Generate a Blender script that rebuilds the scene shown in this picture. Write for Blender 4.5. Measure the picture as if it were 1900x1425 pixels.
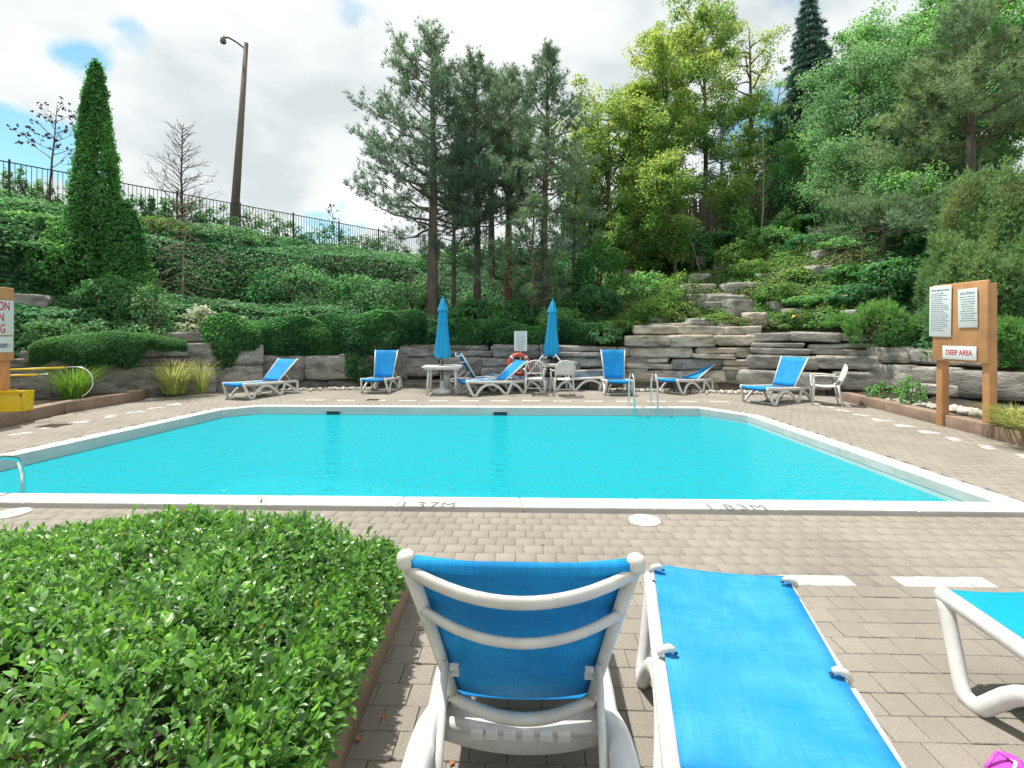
import bpy, bmesh, math, random
import numpy as np
from mathutils import Vector, Matrix
random.seed(7); RNG = np.random.default_rng(7)
PI = math.pi
R = math.radians
scene = bpy.context.scene
for o in list(bpy.data.objects): bpy.data.objects.remove(o)
COL = scene.collection

# ------------------------------------------------------------------ camera
F = 900.0; CX = 950.0; HY = 617.0; EYE = 1.6       # focal length and horizon measured from the photograph
cam_d = bpy.data.cameras.new('camera'); cam = bpy.data.objects.new('camera', cam_d); COL.objects.link(cam)
cam.location = (0, 0, EYE); cam.rotation_euler = (R(90), 0, 0)
cam_d.sensor_width = 36; cam_d.lens = F/1900*36; cam_d.shift_y = -(712.5-HY)/1900
cam_d.clip_start = 0.05; cam_d.clip_end = 2000
scene.camera = cam

# ------------------------------------------------------------------ sky, sun, exposure
SUN_AZ = R(-52); SUN_EL = R(68)                      # azimuth from +Y towards +X
world = bpy.data.worlds.new('World'); scene.world = world; world.use_nodes = True
wt = world.node_tree; wt.nodes.clear()
def wn(t, **k):
    n = wt.nodes.new(t)
    for a, b in k.items(): setattr(n, a, b)
    return n
out = wn('ShaderNodeOutputWorld')
sky = wn('ShaderNodeTexSky', sky_type='NISHITA', sun_disc=False)
sky.sun_elevation = SUN_EL; sky.sun_rotation = SUN_AZ; sky.air_density = 1.0; sky.dust_density = 0.6; sky.ozone_density = 1.5
bg_sky = wn('ShaderNodeBackground'); bg_sky.inputs[1].default_value = 0.12
bg_cl = wn('ShaderNodeBackground'); bg_cl.inputs[1].default_value = 1.0
tc = wn('ShaderNodeTexCoord')
sep = wn('ShaderNodeSeparateXYZ'); wt.links.new(tc.outputs['Generated'], sep.inputs[0])
def wmath(op, a, b=None, clamp=False):
    n = wn('ShaderNodeMath', operation=op); n.use_clamp = clamp
    for i, v in enumerate((a, b)):
        if v is None: continue
        if isinstance(v, (int, float)): n.inputs[i].default_value = v
        else: wt.links.new(v, n.inputs[i])
    return n.outputs[0]
zz = wmath('ADD', wmath('MAXIMUM', sep.outputs[2], 0.0), 0.35)
u = wmath('DIVIDE', sep.outputs[0], zz); v = wmath('DIVIDE', sep.outputs[1], zz)
cmb = wn('ShaderNodeCombineXYZ'); wt.links.new(u, cmb.inputs[0]); wt.links.new(v, cmb.inputs[1])
def noise(scale, detail, rough, off):
    mp = wn('ShaderNodeMapping'); mp.inputs['Location'].default_value = off
    wt.links.new(cmb.outputs[0], mp.inputs[0])
    n = wn('ShaderNodeTexNoise'); n.inputs['Scale'].default_value = scale
    n.inputs['Detail'].default_value = detail; n.inputs['Roughness'].default_value = rough
    n.inputs['Distortion'].default_value = 0.15
    wt.links.new(mp.outputs[0], n.inputs['Vector']); return n.outputs[0]
n1 = noise(2.3, 9, 0.58, (3.1, 1.7, 0)); n2 = noise(2.6, 6, 0.5, (9.3, 4.4, 2)); n3 = noise(1.5, 4, 0.5, (-4.2, 6.4, 5))
def gap(px, py, w, k):                              # an opening in the clouds around one direction
    d = Vector(((px-CX)/F, 1, (HY-py)/F)).normalized()
    vm = wn('ShaderNodeVectorMath', operation='DOT_PRODUCT'); wt.links.new(tc.outputs['Generated'], vm.inputs[0])
    vm.inputs[1].default_value = d
    a = wmath('SUBTRACT', vm.outputs['Value'], math.cos(w)); a = wmath('DIVIDE', a, 1-math.cos(w))
    return wmath('MULTIPLY', wmath('MAXIMUM', a, 0.0), k)
g = gap(205, 52, 0.066, 0.30)
for a in ((245, 62, 0.05, 0.16), (148, 108, 0.045, 0.30), (95, 262, 0.08, 0.36), (25, 250, 0.06, 0.2), (150, 290, 0.06, 0.25), (610, 425, 0.09, 0.36), (1400, 230, 0.07, 0.2)):
    g = wmath('ADD', g, gap(*a))
cov = wmath('SUBTRACT', wmath('ADD', wmath('MULTIPLY', wmath('SUBTRACT', n1, 0.5), 2.3), 0.74), g)
cr = wn('ShaderNodeValToRGB'); wt.links.new(cov, cr.inputs[0])
cr.color_ramp.elements[0].position = 0.27; cr.color_ramp.elements[0].color = (0, 0, 0, 1)
cr.color_ramp.elements[1].position = 0.50; cr.color_ramp.elements[1].color = (1, 1, 1, 1)
shade = wmath('ADD', wmath('MULTIPLY', n2, 0.6), wmath('MULTIPLY', n3, 0.4))
c2 = wn('ShaderNodeValToRGB'); wt.links.new(shade, c2.inputs[0])
c2.color_ramp.elements[0].position = 0.42; c2.color_ramp.elements[0].color = (0.48, 0.525, 0.535, 1)
c2.color_ramp.elements[1].position = 0.60; c2.color_ramp.elements[1].color = (0.74, 0.75, 0.745, 1)
e = c2.color_ramp.elements.new(0.50); e.color = (0.63, 0.655, 0.66, 1)
wt.links.new(c2.outputs[0], bg_cl.inputs[0]); tn = wn('ShaderNodeMix', data_type='RGBA', blend_type='MULTIPLY'); tn.inputs[0].default_value = 1; tn.inputs[7].default_value = (0.85, 1.15, 0.98, 1); wt.links.new(sky.outputs[0], tn.inputs[6]); wt.links.new(tn.outputs[2], bg_sky.inputs[0])
mx = wn('ShaderNodeMixShader'); wt.links.new(cr.outputs[0], mx.inputs[0])
wt.links.new(bg_sky.outputs[0], mx.inputs[1]); wt.links.new(bg_cl.outputs[0], mx.inputs[2]); wt.links.new(mx.outputs[0], out.inputs[0])
sun_d = bpy.data.lights.new('sun', 'SUN'); sun_d.energy = 4.1; sun_d.angle = R(1.2); sun_d.color = (1.0, 0.96, 0.88)
sun = bpy.data.objects.new('sun', sun_d); COL.objects.link(sun)
sd = Vector((math.sin(SUN_AZ)*math.cos(SUN_EL), math.cos(SUN_AZ)*math.cos(SUN_EL), math.sin(SUN_EL)))
sun.rotation_euler = sd.to_track_quat('Z', 'Y').to_euler(); sun.location = (0, 0, 20)
vs = scene.view_settings; vs.view_transform = 'Standard'; vs.look = 'None'; vs.exposure = 0.58; vs.gamma = 1
scene.render.engine = 'CYCLES'
scene.cycles.transparent_max_bounces = 12; scene.cycles.max_bounces = 8; scene.cycles.volume_bounces = 0

# ------------------------------------------------------------------ where a pixel of the photograph lies
def PX(px, py, Z): return Vector(((px-CX)*Z/F, Z, EYE-(py-HY)*Z/F))
def GR(px, py, z=0.0):
    Z = (EYE-z)*F/(py-HY); return Vector(((px-CX)*Z/F, Z, z))

# ------------------------------------------------------------------ materials
def mat(name, col=(0.5, 0.5, 0.5), rough=0.6, metal=0.0, spec=0.5, noise_s=None, noise_a=0.15, bump=0.0, bump_s=60, col2=None, isl=0.0, objr=0.0, sheen=0.0, stretch=None):
    m = bpy.data.materials.new(name); m.use_nodes = True; t = m.node_tree; p = t.nodes['Principled BSDF']
    p.inputs['Roughness'].default_value = rough; p.inputs['Metallic'].default_value = metal; p.inputs['Specular IOR Level'].default_value = spec
    p.inputs['Base Color'].default_value = (*col, 1)
    co = t.nodes.new('ShaderNodeTexCoord'); vec = co.outputs['Object']
    if stretch:
        mp = t.nodes.new('ShaderNodeMapping'); mp.inputs['Scale'].default_value = stretch; t.links.new(vec, mp.inputs[0]); vec = mp.outputs[0]
    src = None
    if noise_s:
        n = t.nodes.new('ShaderNodeTexNoise'); n.inputs['Scale'].default_value = noise_s; n.inputs['Detail'].default_value = 6; n.inputs['Roughness'].default_value = 0.6
        t.links.new(vec, n.inputs['Vector'])
        r = t.nodes.new('ShaderNodeValToRGB'); r.color_ramp.elements[0].position = 0.3; r.color_ramp.elements[1].position = 0.7
        c2_ = col2 or tuple(c*(1-noise_a*2) for c in col)
        r.color_ramp.elements[0].color = (*c2_, 1); r.color_ramp.elements[1].color = (*col, 1)
        t.links.new(n.outputs[0], r.inputs[0]); src = r.outputs[0]
    if isl or objr:
        gN = t.nodes.new('ShaderNodeNewGeometry'); oi = t.nodes.new('ShaderNodeObjectInfo')
        a = t.nodes.new('ShaderNodeMath'); a.operation = 'ADD'; t.links.new(gN.outputs['Random Per Island'], a.inputs[0]); t.links.new(oi.outputs['Random'], a.inputs[1])
        fr = t.nodes.new('ShaderNodeMath'); fr.operation = 'FRACT'; t.links.new(a.outputs[0], fr.inputs[0])
        mr = t.nodes.new('ShaderNodeMapRange'); mr.inputs['To Min'].default_value = 1-(isl or objr); mr.inputs['To Max'].default_value = 1+(isl or objr)
        t.links.new(fr.outputs[0], mr.inputs[0])
        hs = t.nodes.new('ShaderNodeHueSaturation'); t.links.new(mr.outputs[0], hs.inputs['Value'])
        if src: t.links.new(src, hs.inputs['Color'])
        else: hs.inputs['Color'].default_value = (*col, 1)
        src = hs.outputs[0]
    if src: t.links.new(src, p.inputs['Base Color'])
    if bump:
        n = t.nodes.new('ShaderNodeTexNoise'); n.inputs['Scale'].default_value = bump_s; n.inputs['Detail'].default_value = 5
        t.links.new(vec, n.inputs['Vector'])
        b = t.nodes.new('ShaderNodeBump'); b.inputs['Strength'].default_value = bump; b.inputs['Distance'].default_value = 0.02
        t.links.new(n.outputs[0], b.inputs['Height']); t.links.new(b.outputs[0], p.inputs['Normal'])
    return m

def leaf_mat(name, a, b, var=0.35, transl=0.35, rough=0.5, spec=0.35, tcol=None, patch=0.0, pcol=None, pscale=0.6):
    """leaf colour runs from a to b with the leaf's own tint; every leaf differs a little"""
    m = bpy.data.materials.new(name); m.use_nodes = True; t = m.node_tree; p = t.nodes['Principled BSDF']; o = t.nodes['Material Output']
    at = t.nodes.new('ShaderNodeAttribute'); at.attribute_name = 'tint'
    mix = t.nodes.new('ShaderNodeMix'); mix.data_type = 'RGBA'; mix.inputs[6].default_value = (*a, 1); mix.inputs[7].default_value = (*b, 1)
    t.links.new(at.outputs['Fac'], mix.inputs[0]); src = mix.outputs[2]
    if patch:
        co = t.nodes.new('ShaderNodeTexCoord'); n = t.nodes.new('ShaderNodeTexNoise'); n.inputs['Scale'].default_value = pscale; n.inputs['Detail'].default_value = 3
        t.links.new(co.outputs['Object'], n.inputs['Vector'])
        r = t.nodes.new('ShaderNodeMapRange'); r.inputs['From Min'].default_value = 0.5; r.inputs['From Max'].default_value = 0.68; r.inputs['To Max'].default_value = patch
        t.links.new(n.outputs[0], r.inputs[0])
        m2 = t.nodes.new('ShaderNodeMix'); m2.data_type = 'RGBA'; m2.inputs[7].default_value = (*pcol, 1)
        t.links.new(r.outputs[0], m2.inputs[0]); t.links.new(src, m2.inputs[6]); src = m2.outputs[2]
    g_ = t.nodes.new('ShaderNodeNewGeometry'); mr = t.nodes.new('ShaderNodeMapRange')
    mr.inputs['To Min'].default_value = 1-var; mr.inputs['To Max'].default_value = 1+var
    t.links.new(g_.outputs['Random Per Island'], mr.inputs[0])
    hs = t.nodes.new('ShaderNodeHueSaturation'); t.links.new(mr.outputs[0], hs.inputs['Value']); t.links.new(src, hs.inputs['Color'])
    t.links.new(hs.outputs[0], p.inputs['Base Color']); p.inputs['Roughness'].default_value = rough; p.inputs['Specular IOR Level'].default_value = spec
    tr = t.nodes.new('ShaderNodeBsdfTranslucent')
    h2 = t.nodes.new('ShaderNodeHueSaturation'); h2.inputs['Value'].default_value = 2.1; h2.inputs['Hue'].default_value = 0.49; h2.inputs['Saturation'].default_value = 1.1
    t.links.new(hs.outputs[0], h2.inputs['Color']); t.links.new(h2.outputs[0], tr.inputs[0])
    ms = t.nodes.new('ShaderNodeMixShader'); ms.inputs[0].default_value = transl
    t.links.new(p.outputs[0], ms.inputs[1]); t.links.new(tr.outputs[0], ms.inputs[2]); t.links.new(ms.outputs[0], o.inputs[0])
    return m

M = {}
M['resin'] = mat('white_resin', (0.74, 0.74, 0.73), 0.42, noise_s=6, col2=(0.60, 0.59, 0.56), bump=0.03, bump_s=90)
M['resin_old'] = mat('aged_white_resin', (0.72, 0.71, 0.66), 0.5, noise_s=7, col2=(0.56, 0.54, 0.47), bump=0.04, bump_s=60)
def sling(name, c, c2):
    m = mat(name, c, 0.7, noise_s=5, col2=c2, spec=0.25)
    t = m.node_tree; p = t.nodes['Principled BSDF']; co = t.nodes.new('ShaderNodeTexCoord')
    hs = []
    for ax in (0, 1):
        mp = t.nodes.new('ShaderNodeMapping'); sc = [8, 8, 8]; sc[ax] = 420; mp.inputs['Scale'].default_value = sc
        n = t.nodes.new('ShaderNodeTexNoise'); n.inputs['Scale'].default_value = 1.0; n.inputs['Detail'].default_value = 2
        t.links.new(co.outputs['Object'], mp.inputs[0]); t.links.new(mp.outputs[0], n.inputs['Vector']); hs.append(n.outputs[0])
    a = t.nodes.new('ShaderNodeMath'); a.operation = 'ADD'; t.links.new(hs[0], a.inputs[0]); t.links.new(hs[1], a.inputs[1])
    b = t.nodes.new('ShaderNodeBump'); b.inputs['Strength'].default_value = 0.25; b.inputs['Distance'].default_value = 0.003
    t.links.new(a.outputs[0], b.inputs['Height']); t.links.new(b.outputs[0], p.inputs['Normal'])
    # faded threads
    old = p.inputs['Base Color'].links[0].from_socket
    mr = t.nodes.new('ShaderNodeMapRange'); mr.inputs['From Min'].default_value = 0.8; mr.inputs['From Max'].default_value = 1.3; mr.inputs['To Min'].default_value = 0.86; mr.inputs['To Max'].default_value = 1.2
    t.links.new(a.outputs[0], mr.inputs[0]); h = t.nodes.new('ShaderNodeHueSaturation'); t.links.new(mr.outputs[0], h.inputs['Value']); t.links.new(old, h.inputs['Color'])
    t.links.new(h.outputs[0], p.inputs['Base Color'])
    return m
M['sling'] = sling('blue_sling_fabric', (0.010, 0.29, 0.64), (0.004, 0.20, 0.52))
M['sling_faded'] = sling('faded_blue_sling_fabric', (0.045, 0.30, 0.62), (0.008, 0.225, 0.56))
M['sling_lit'] = sling('sunlit_blue_sling_fabric', (0.0, 0.34, 0.47), (0.0, 0.27, 0.42))  # blue fabric; the sunlight shining through it is put into the colour
M['umbrella'] = mat('turquoise_canvas', (0.01, 0.36, 0.68), 0.75, noise_s=4, noise_a=0.08)
M['steel'] = mat('polished_steel', (0.72, 0.74, 0.75), 0.16, metal=1.0)
M['dark_metal'] = mat('dark_metal', (0.035, 0.03, 0.04), 0.5, noise_s=8, noise_a=0.1)
M['coping'] = mat('painted_concrete', (0.60, 0.575, 0.545), 0.7, noise_s=6, noise_a=0.07, bump=0.15, bump_s=120)
M['paver'] = mat('concrete_paver', (0.345, 0.31, 0.262), 0.9, noise_s=90, col2=(0.25, 0.225, 0.19), isl=0.055, bump=0.5, bump_s=220)
t_ = M['paver'].node_tree                            # a slow change of tone from paver to paver
M['paver_white'] = mat('white_painted_paver', (0.62, 0.60, 0.57), 0.85, noise_s=50, noise_a=0.10, bump=0.4, bump_s=200)
M['joint'] = mat('joint_sand', (0.27, 0.24, 0.195), 0.95, noise_s=30, noise_a=0.2)
M['curb'] = mat('curb_concrete', (0.33, 0.235, 0.175), 0.85, noise_s=7, noise_a=0.14, bump=0.3, bump_s=90)
M['soil'] = mat('dark_soil', (0.06, 0.045, 0.03), 1.0, noise_s=12, noise_a=0.25, bump=0.6, bump_s=30)
M['stone'] = mat('limestone', (0.37, 0.345, 0.295), 0.9, noise_s=2.4, col2=(0.15, 0.145, 0.13), objr=0.22, bump=0.8, bump_s=7, stretch=(1, 1, 3.2))
M['stone_tan'] = mat('tan_limestone', (0.50, 0.43, 0.33), 0.9, noise_s=2.2, col2=(0.27, 0.235, 0.19), objr=0.16, bump=0.8, bump_s=7, stretch=(1, 1, 3.4))
M['stone_dark'] = mat('dark_limestone', (0.215, 0.20, 0.17), 0.9, noise_s=2.4, col2=(0.10, 0.095, 0.08), objr=0.2, bump=0.8, bump_s=7, stretch=(1, 1, 3.0))
def weather(m, base, dark, pale, sc, zst, bump):
    t = m.node_tree; p = t.nodes['Principled BSDF']; g_ = t.nodes.new('ShaderNodeNewGeometry'); oi = t.nodes.new('ShaderNodeObjectInfo')
    mp = t.nodes.new('ShaderNodeMapping'); mp.inputs['Scale'].default_value = (1, 1, zst); t.links.new(g_.outputs['Position'], mp.inputs[0])
    def nz(s_, det, ro, dist=0.0):
        n_ = t.nodes.new('ShaderNodeTexNoise'); n_.noise_dimensions = '4D'; n_.inputs['Scale'].default_value = s_; n_.inputs['Detail'].default_value = det; n_.inputs['Roughness'].default_value = ro; n_.inputs['Distortion'].default_value = dist
        mw = t.nodes.new('ShaderNodeMath'); mw.operation = 'MULTIPLY'; mw.inputs[1].default_value = 20; t.links.new(oi.outputs['Random'], mw.inputs[0]); t.links.new(mw.outputs[0], n_.inputs['W']); t.links.new(mp.outputs[0], n_.inputs['Vector']); return n_.outputs[0]
    a_ = nz(sc, 7, 0.62, 0.3); b_ = nz(sc*0.45, 4, 0.5); c_ = nz(sc*5, 6, 0.65)
    r = t.nodes.new('ShaderNodeValToRGB'); r.color_ramp.elements[0].position = 0.32; r.color_ramp.elements[0].color = (*dark, 1); r.color_ramp.elements[1].position = 0.66; r.color_ramp.elements[1].color = (*pale, 1)
    e_ = r.color_ramp.elements.new(0.48); e_.color = (*base, 1); t.links.new(a_, r.inputs[0])
    mr = t.nodes.new('ShaderNodeMapRange'); mr.inputs['From Min'].default_value = 0.3; mr.inputs['From Max'].default_value = 0.7; mr.inputs['To Min'].default_value = 0.62; mr.inputs['To Max'].default_value = 1.35; t.links.new(b_, mr.inputs[0])
    h = t.nodes.new('ShaderNodeHueSaturation'); t.links.new(mr.outputs[0], h.inputs['Value']); t.links.new(r.outputs[0], h.inputs['Color'])
    m3 = t.nodes.new('ShaderNodeMapRange'); m3.inputs['To Min'].default_value = 0.7; m3.inputs['To Max'].default_value = 1.3; t.links.new(c_, m3.inputs[0]); h2 = t.nodes.new('ShaderNodeHueSaturation'); t.links.new(m3.outputs[0], h2.inputs['Value']); t.links.new(h.outputs[0], h2.inputs['Color'])
    t.links.new(h2.outputs[0], p.inputs['Base Color'])
    ad_ = t.nodes.new('ShaderNodeMath'); ad_.operation = 'MULTIPLY_ADD'; ad_.inputs[1].default_value = 0.4; t.links.new(c_, ad_.inputs[0]); t.links.new(a_, ad_.inputs[2])
    bb = t.nodes.new('ShaderNodeBump'); bb.inputs['Strength'].default_value = 0.9; bb.inputs['Distance'].default_value = bump; t.links.new(ad_.outputs[0], bb.inputs['Height']); t.links.new(bb.outputs[0], p.inputs['Normal'])
weather(M['stone'], (0.33, 0.315, 0.28), (0.13, 0.125, 0.115), (0.52, 0.50, 0.45), 2.6, 2.6, 0.12)
weather(M['stone_tan'], (0.46, 0.41, 0.33), (0.22, 0.19, 0.155), (0.62, 0.57, 0.48), 2.6, 3.0, 0.12)
weather(M['stone_dark'], (0.265, 0.25, 0.225), (0.10, 0.095, 0.085), (0.43, 0.415, 0.38), 2.4, 2.4, 0.12)
def stain(m, sc, lo, hi):
    t = m.node_tree; p = t.nodes['Principled BSDF']; old = p.inputs['Base Color'].links[0].from_socket; g_ = t.nodes.new('ShaderNodeNewGeometry'); n_ = t.nodes.new('ShaderNodeTexNoise'); n_.inputs['Scale'].default_value = sc; n_.inputs['Detail'].default_value = 5; t.links.new(g_.outputs['Position'], n_.inputs['Vector'])
    mr = t.nodes.new('ShaderNodeMapRange'); mr.inputs['From Min'].default_value = 0.3; mr.inputs['From Max'].default_value = 0.7; mr.inputs['To Min'].default_value = lo; mr.inputs['To Max'].default_value = hi; t.links.new(n_.outputs[0], mr.inputs[0])
    h = t.nodes.new('ShaderNodeHueSaturation'); t.links.new(mr.outputs[0], h.inputs['Value']); t.links.new(old, h.inputs['Color']); t.links.new(h.outputs[0], p.inputs['Base Color'])
stain(M['paver'], 1.1, 0.84, 1.10); stain(M['paver_white'], 9.0, 0.80, 1.05); stain(M['coping'], 1.6, 0.86, 1.05)
M['pebble'] = mat('pale_pebble', (0.50, 0.46, 0.40), 0.8, noise_s=5, noise_a=0.1, isl=0.4)
M['bark'] = mat('grey_bark', (0.15, 0.125, 0.10), 0.95, noise_s=6, noise_a=0.25, bump=0.8, bump_s=14, stretch=(1, 1, 0.25))
M['bark_red'] = mat('reddish_pine_bark', (0.24, 0.125, 0.075), 0.95, noise_s=5, noise_a=0.25, bump=0.8, bump_s=14, stretch=(1, 1, 0.3))
M['twig'] = mat('brown_twig', (0.13, 0.09, 0.06), 0.9, noise_s=10, noise_a=0.2)
M['twig_pale'] = mat('pale_twig', (0.34, 0.28, 0.21), 0.9, noise_s=10, noise_a=0.2)
M['board'] = mat('orange_brown_painted_wood', (0.57, 0.29, 0.125), 0.6, noise_s=5, noise_a=0.08, bump=0.1, bump_s=40)
stain(M['board'], 3.0, 0.82, 1.12); stain(M['curb'], 2.2, 0.78, 1.12); stain(M['resin'], 14.0, 0.90, 1.03); stain(M['resin_old'], 10.0, 0.82, 1.04)
M['sign_white'] = mat('white_sign_panel', (0.70, 0.76, 0.75), 0.35, noise_s=3, noise_a=0.03)
M['ink'] = mat('grey_print', (0.16, 0.22, 0.24), 0.6)
M['ink_red'] = mat('red_print', (0.56, 0.03, 0.06), 0.6)
M['ink_grey'] = mat('worn_grey_paint', (0.12, 0.13, 0.14), 0.8, noise_s=30, col2=(0.26, 0.26, 0.25))
M['wood_grey'] = mat('weathered_fence_wood', (0.23, 0.20, 0.17), 0.9, noise_s=4, noise_a=0.25, objr=0.3, bump=0.4, bump_s=20, stretch=(4, 4, 0.4))
M['yellow'] = mat('yellow_plastic', (0.80, 0.56, 0.01), 0.4, noise_s=6, noise_a=0.05)
M['ring_red'] = mat('orange_red_foam', (0.72, 0.11, 0.05), 0.5, noise_s=6, noise_a=0.08)
M['lamp_pole'] = mat('weathered_pole', (0.19, 0.165, 0.125), 0.85, noise_s=5, noise_a=0.2, stretch=(3, 3, 0.3))
M['plaster'] = mat('pool_plaster', (0.30, 0.80, 0.88), 0.7, noise_s=1.3, noise_a=0.04)
M['plaster_pale'] = mat('pale_wall_with_shallow_fade', (0.52, 0.62, 0.61), 0.7, noise_s=2.0, noise_a=0.05)  # pale wall; below water it paints in the whitish fade of shallow water
M['plaster_line'] = mat('aqua_wall_strip', (0.14, 0.46, 0.48), 0.5, noise_s=4, noise_a=0.1)  # thin aqua strip at the top of the pool wall
M['black'] = mat('dark_opening', (0.012, 0.04, 0.045), 0.5)
M['pink'] = mat('magenta_rubber', (0.62, 0.08, 0.55), 0.5, noise_s=12, noise_a=0.05)
M['grate'] = mat('rusty_grate', (0.10, 0.06, 0.045), 0.8, noise_s=20, noise_a=0.2)
M['ground'] = mat('earth_under_plants', (0.07, 0.085, 0.04), 1.0, noise_s=1.2, col2=(0.05, 0.05, 0.03), bump=0.6, bump_s=8)

M['ivy'] = leaf_mat('creeper_leaf', (0.024, 0.105, 0.05), (0.12, 0.29, 0.10), 0.5, 0.4, 0.55, 0.25, patch=0.6, pcol=(0.14, 0.25, 0.12), pscale=0.5)
M['hedge'] = leaf_mat('privet_leaf', (0.050, 0.155, 0.036), (0.18, 0.37, 0.07), 0.5, 0.32, 0.42, 1.0)
M['pine'] = leaf_mat('pine_needle', (0.10, 0.165, 0.115), (0.20, 0.28, 0.16), 0.35, 0.3, 0.5, 0.3)
M['pine_soft'] = leaf_mat('soft_pine_needle', (0.122, 0.208, 0.122), (0.259, 0.345, 0.159), 0.3, 0.3, 0.5, 0.3)
M['spruce'] = leaf_mat('spruce_needle', (0.05, 0.135, 0.115), (0.13, 0.25, 0.185), 0.35, 0.12, 0.55, 0.3)
M['thuja'] = leaf_mat('cedar_spray', (0.035, 0.15, 0.052), (0.12, 0.31, 0.08), 0.35, 0.35, 0.55, 0.3)
M['yew'] = leaf_mat('dark_yew_needle', (0.04, 0.135, 0.058), (0.13, 0.28, 0.10), 0.4, 0.3, 0.5, 0.3)
M['maple'] = leaf_mat('yellow_green_leaf', (0.085, 0.22, 0.075), (0.32, 0.385, 0.10), 0.35, 0.45, 0.5, 0.35)
M['leaf'] = leaf_mat('mid_green_leaf', (0.075, 0.215, 0.085), (0.20, 0.38, 0.12), 0.35, 0.48, 0.45, 0.4)
M['leaf_grey'] = leaf_mat('grey_green_leaf', (0.075, 0.19, 0.09), (0.20, 0.35, 0.15), 0.4, 0.42, 0.45, 0.4)
M['juniper'] = leaf_mat('juniper_spray', (0.075, 0.20, 0.085), (0.22, 0.34, 0.13), 0.35, 0.3, 0.55, 0.3, patch=0.55, pcol=(0.24, 0.13, 0.07), pscale=0.9)
M['mugo'] = leaf_mat('mugo_needle', (0.07, 0.20, 0.065), (0.18, 0.36, 0.10), 0.3, 0.3, 0.5, 0.3)
M['rock_plant'] = leaf_mat('rockery_leaf', (0.055, 0.16, 0.045), (0.18, 0.31, 0.075), 0.4, 0.4, 0.5, 0.35, patch=0.55, pcol=(0.20, 0.15, 0.08), pscale=0.9)
M['variegated'] = leaf_mat('silver_edged_leaf', (0.16, 0.24, 0.12), (0.48, 0.52, 0.38), 0.3, 0.3, 0.45, 0.4)
M['grass'] = leaf_mat('green_grass_blade', (0.08, 0.21, 0.035), (0.22, 0.34, 0.07), 0.3, 0.3, 0.5, 0.3)
M['grass_yellow'] = leaf_mat('yellowing_grass_blade', (0.15, 0.26, 0.06), (0.52, 0.48, 0.20), 0.3, 0.3, 0.5, 0.3)
M['flower'] = leaf_mat('yellow_flower', (0.75, 0.45, 0.02), (0.85, 0.62, 0.05), 0.2, 0.3)
M['dry_leaf'] = leaf_mat('dark_dry_leaf', (0.05, 0.035, 0.045), (0.09, 0.06, 0.06), 0.3, 0.1)

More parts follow.
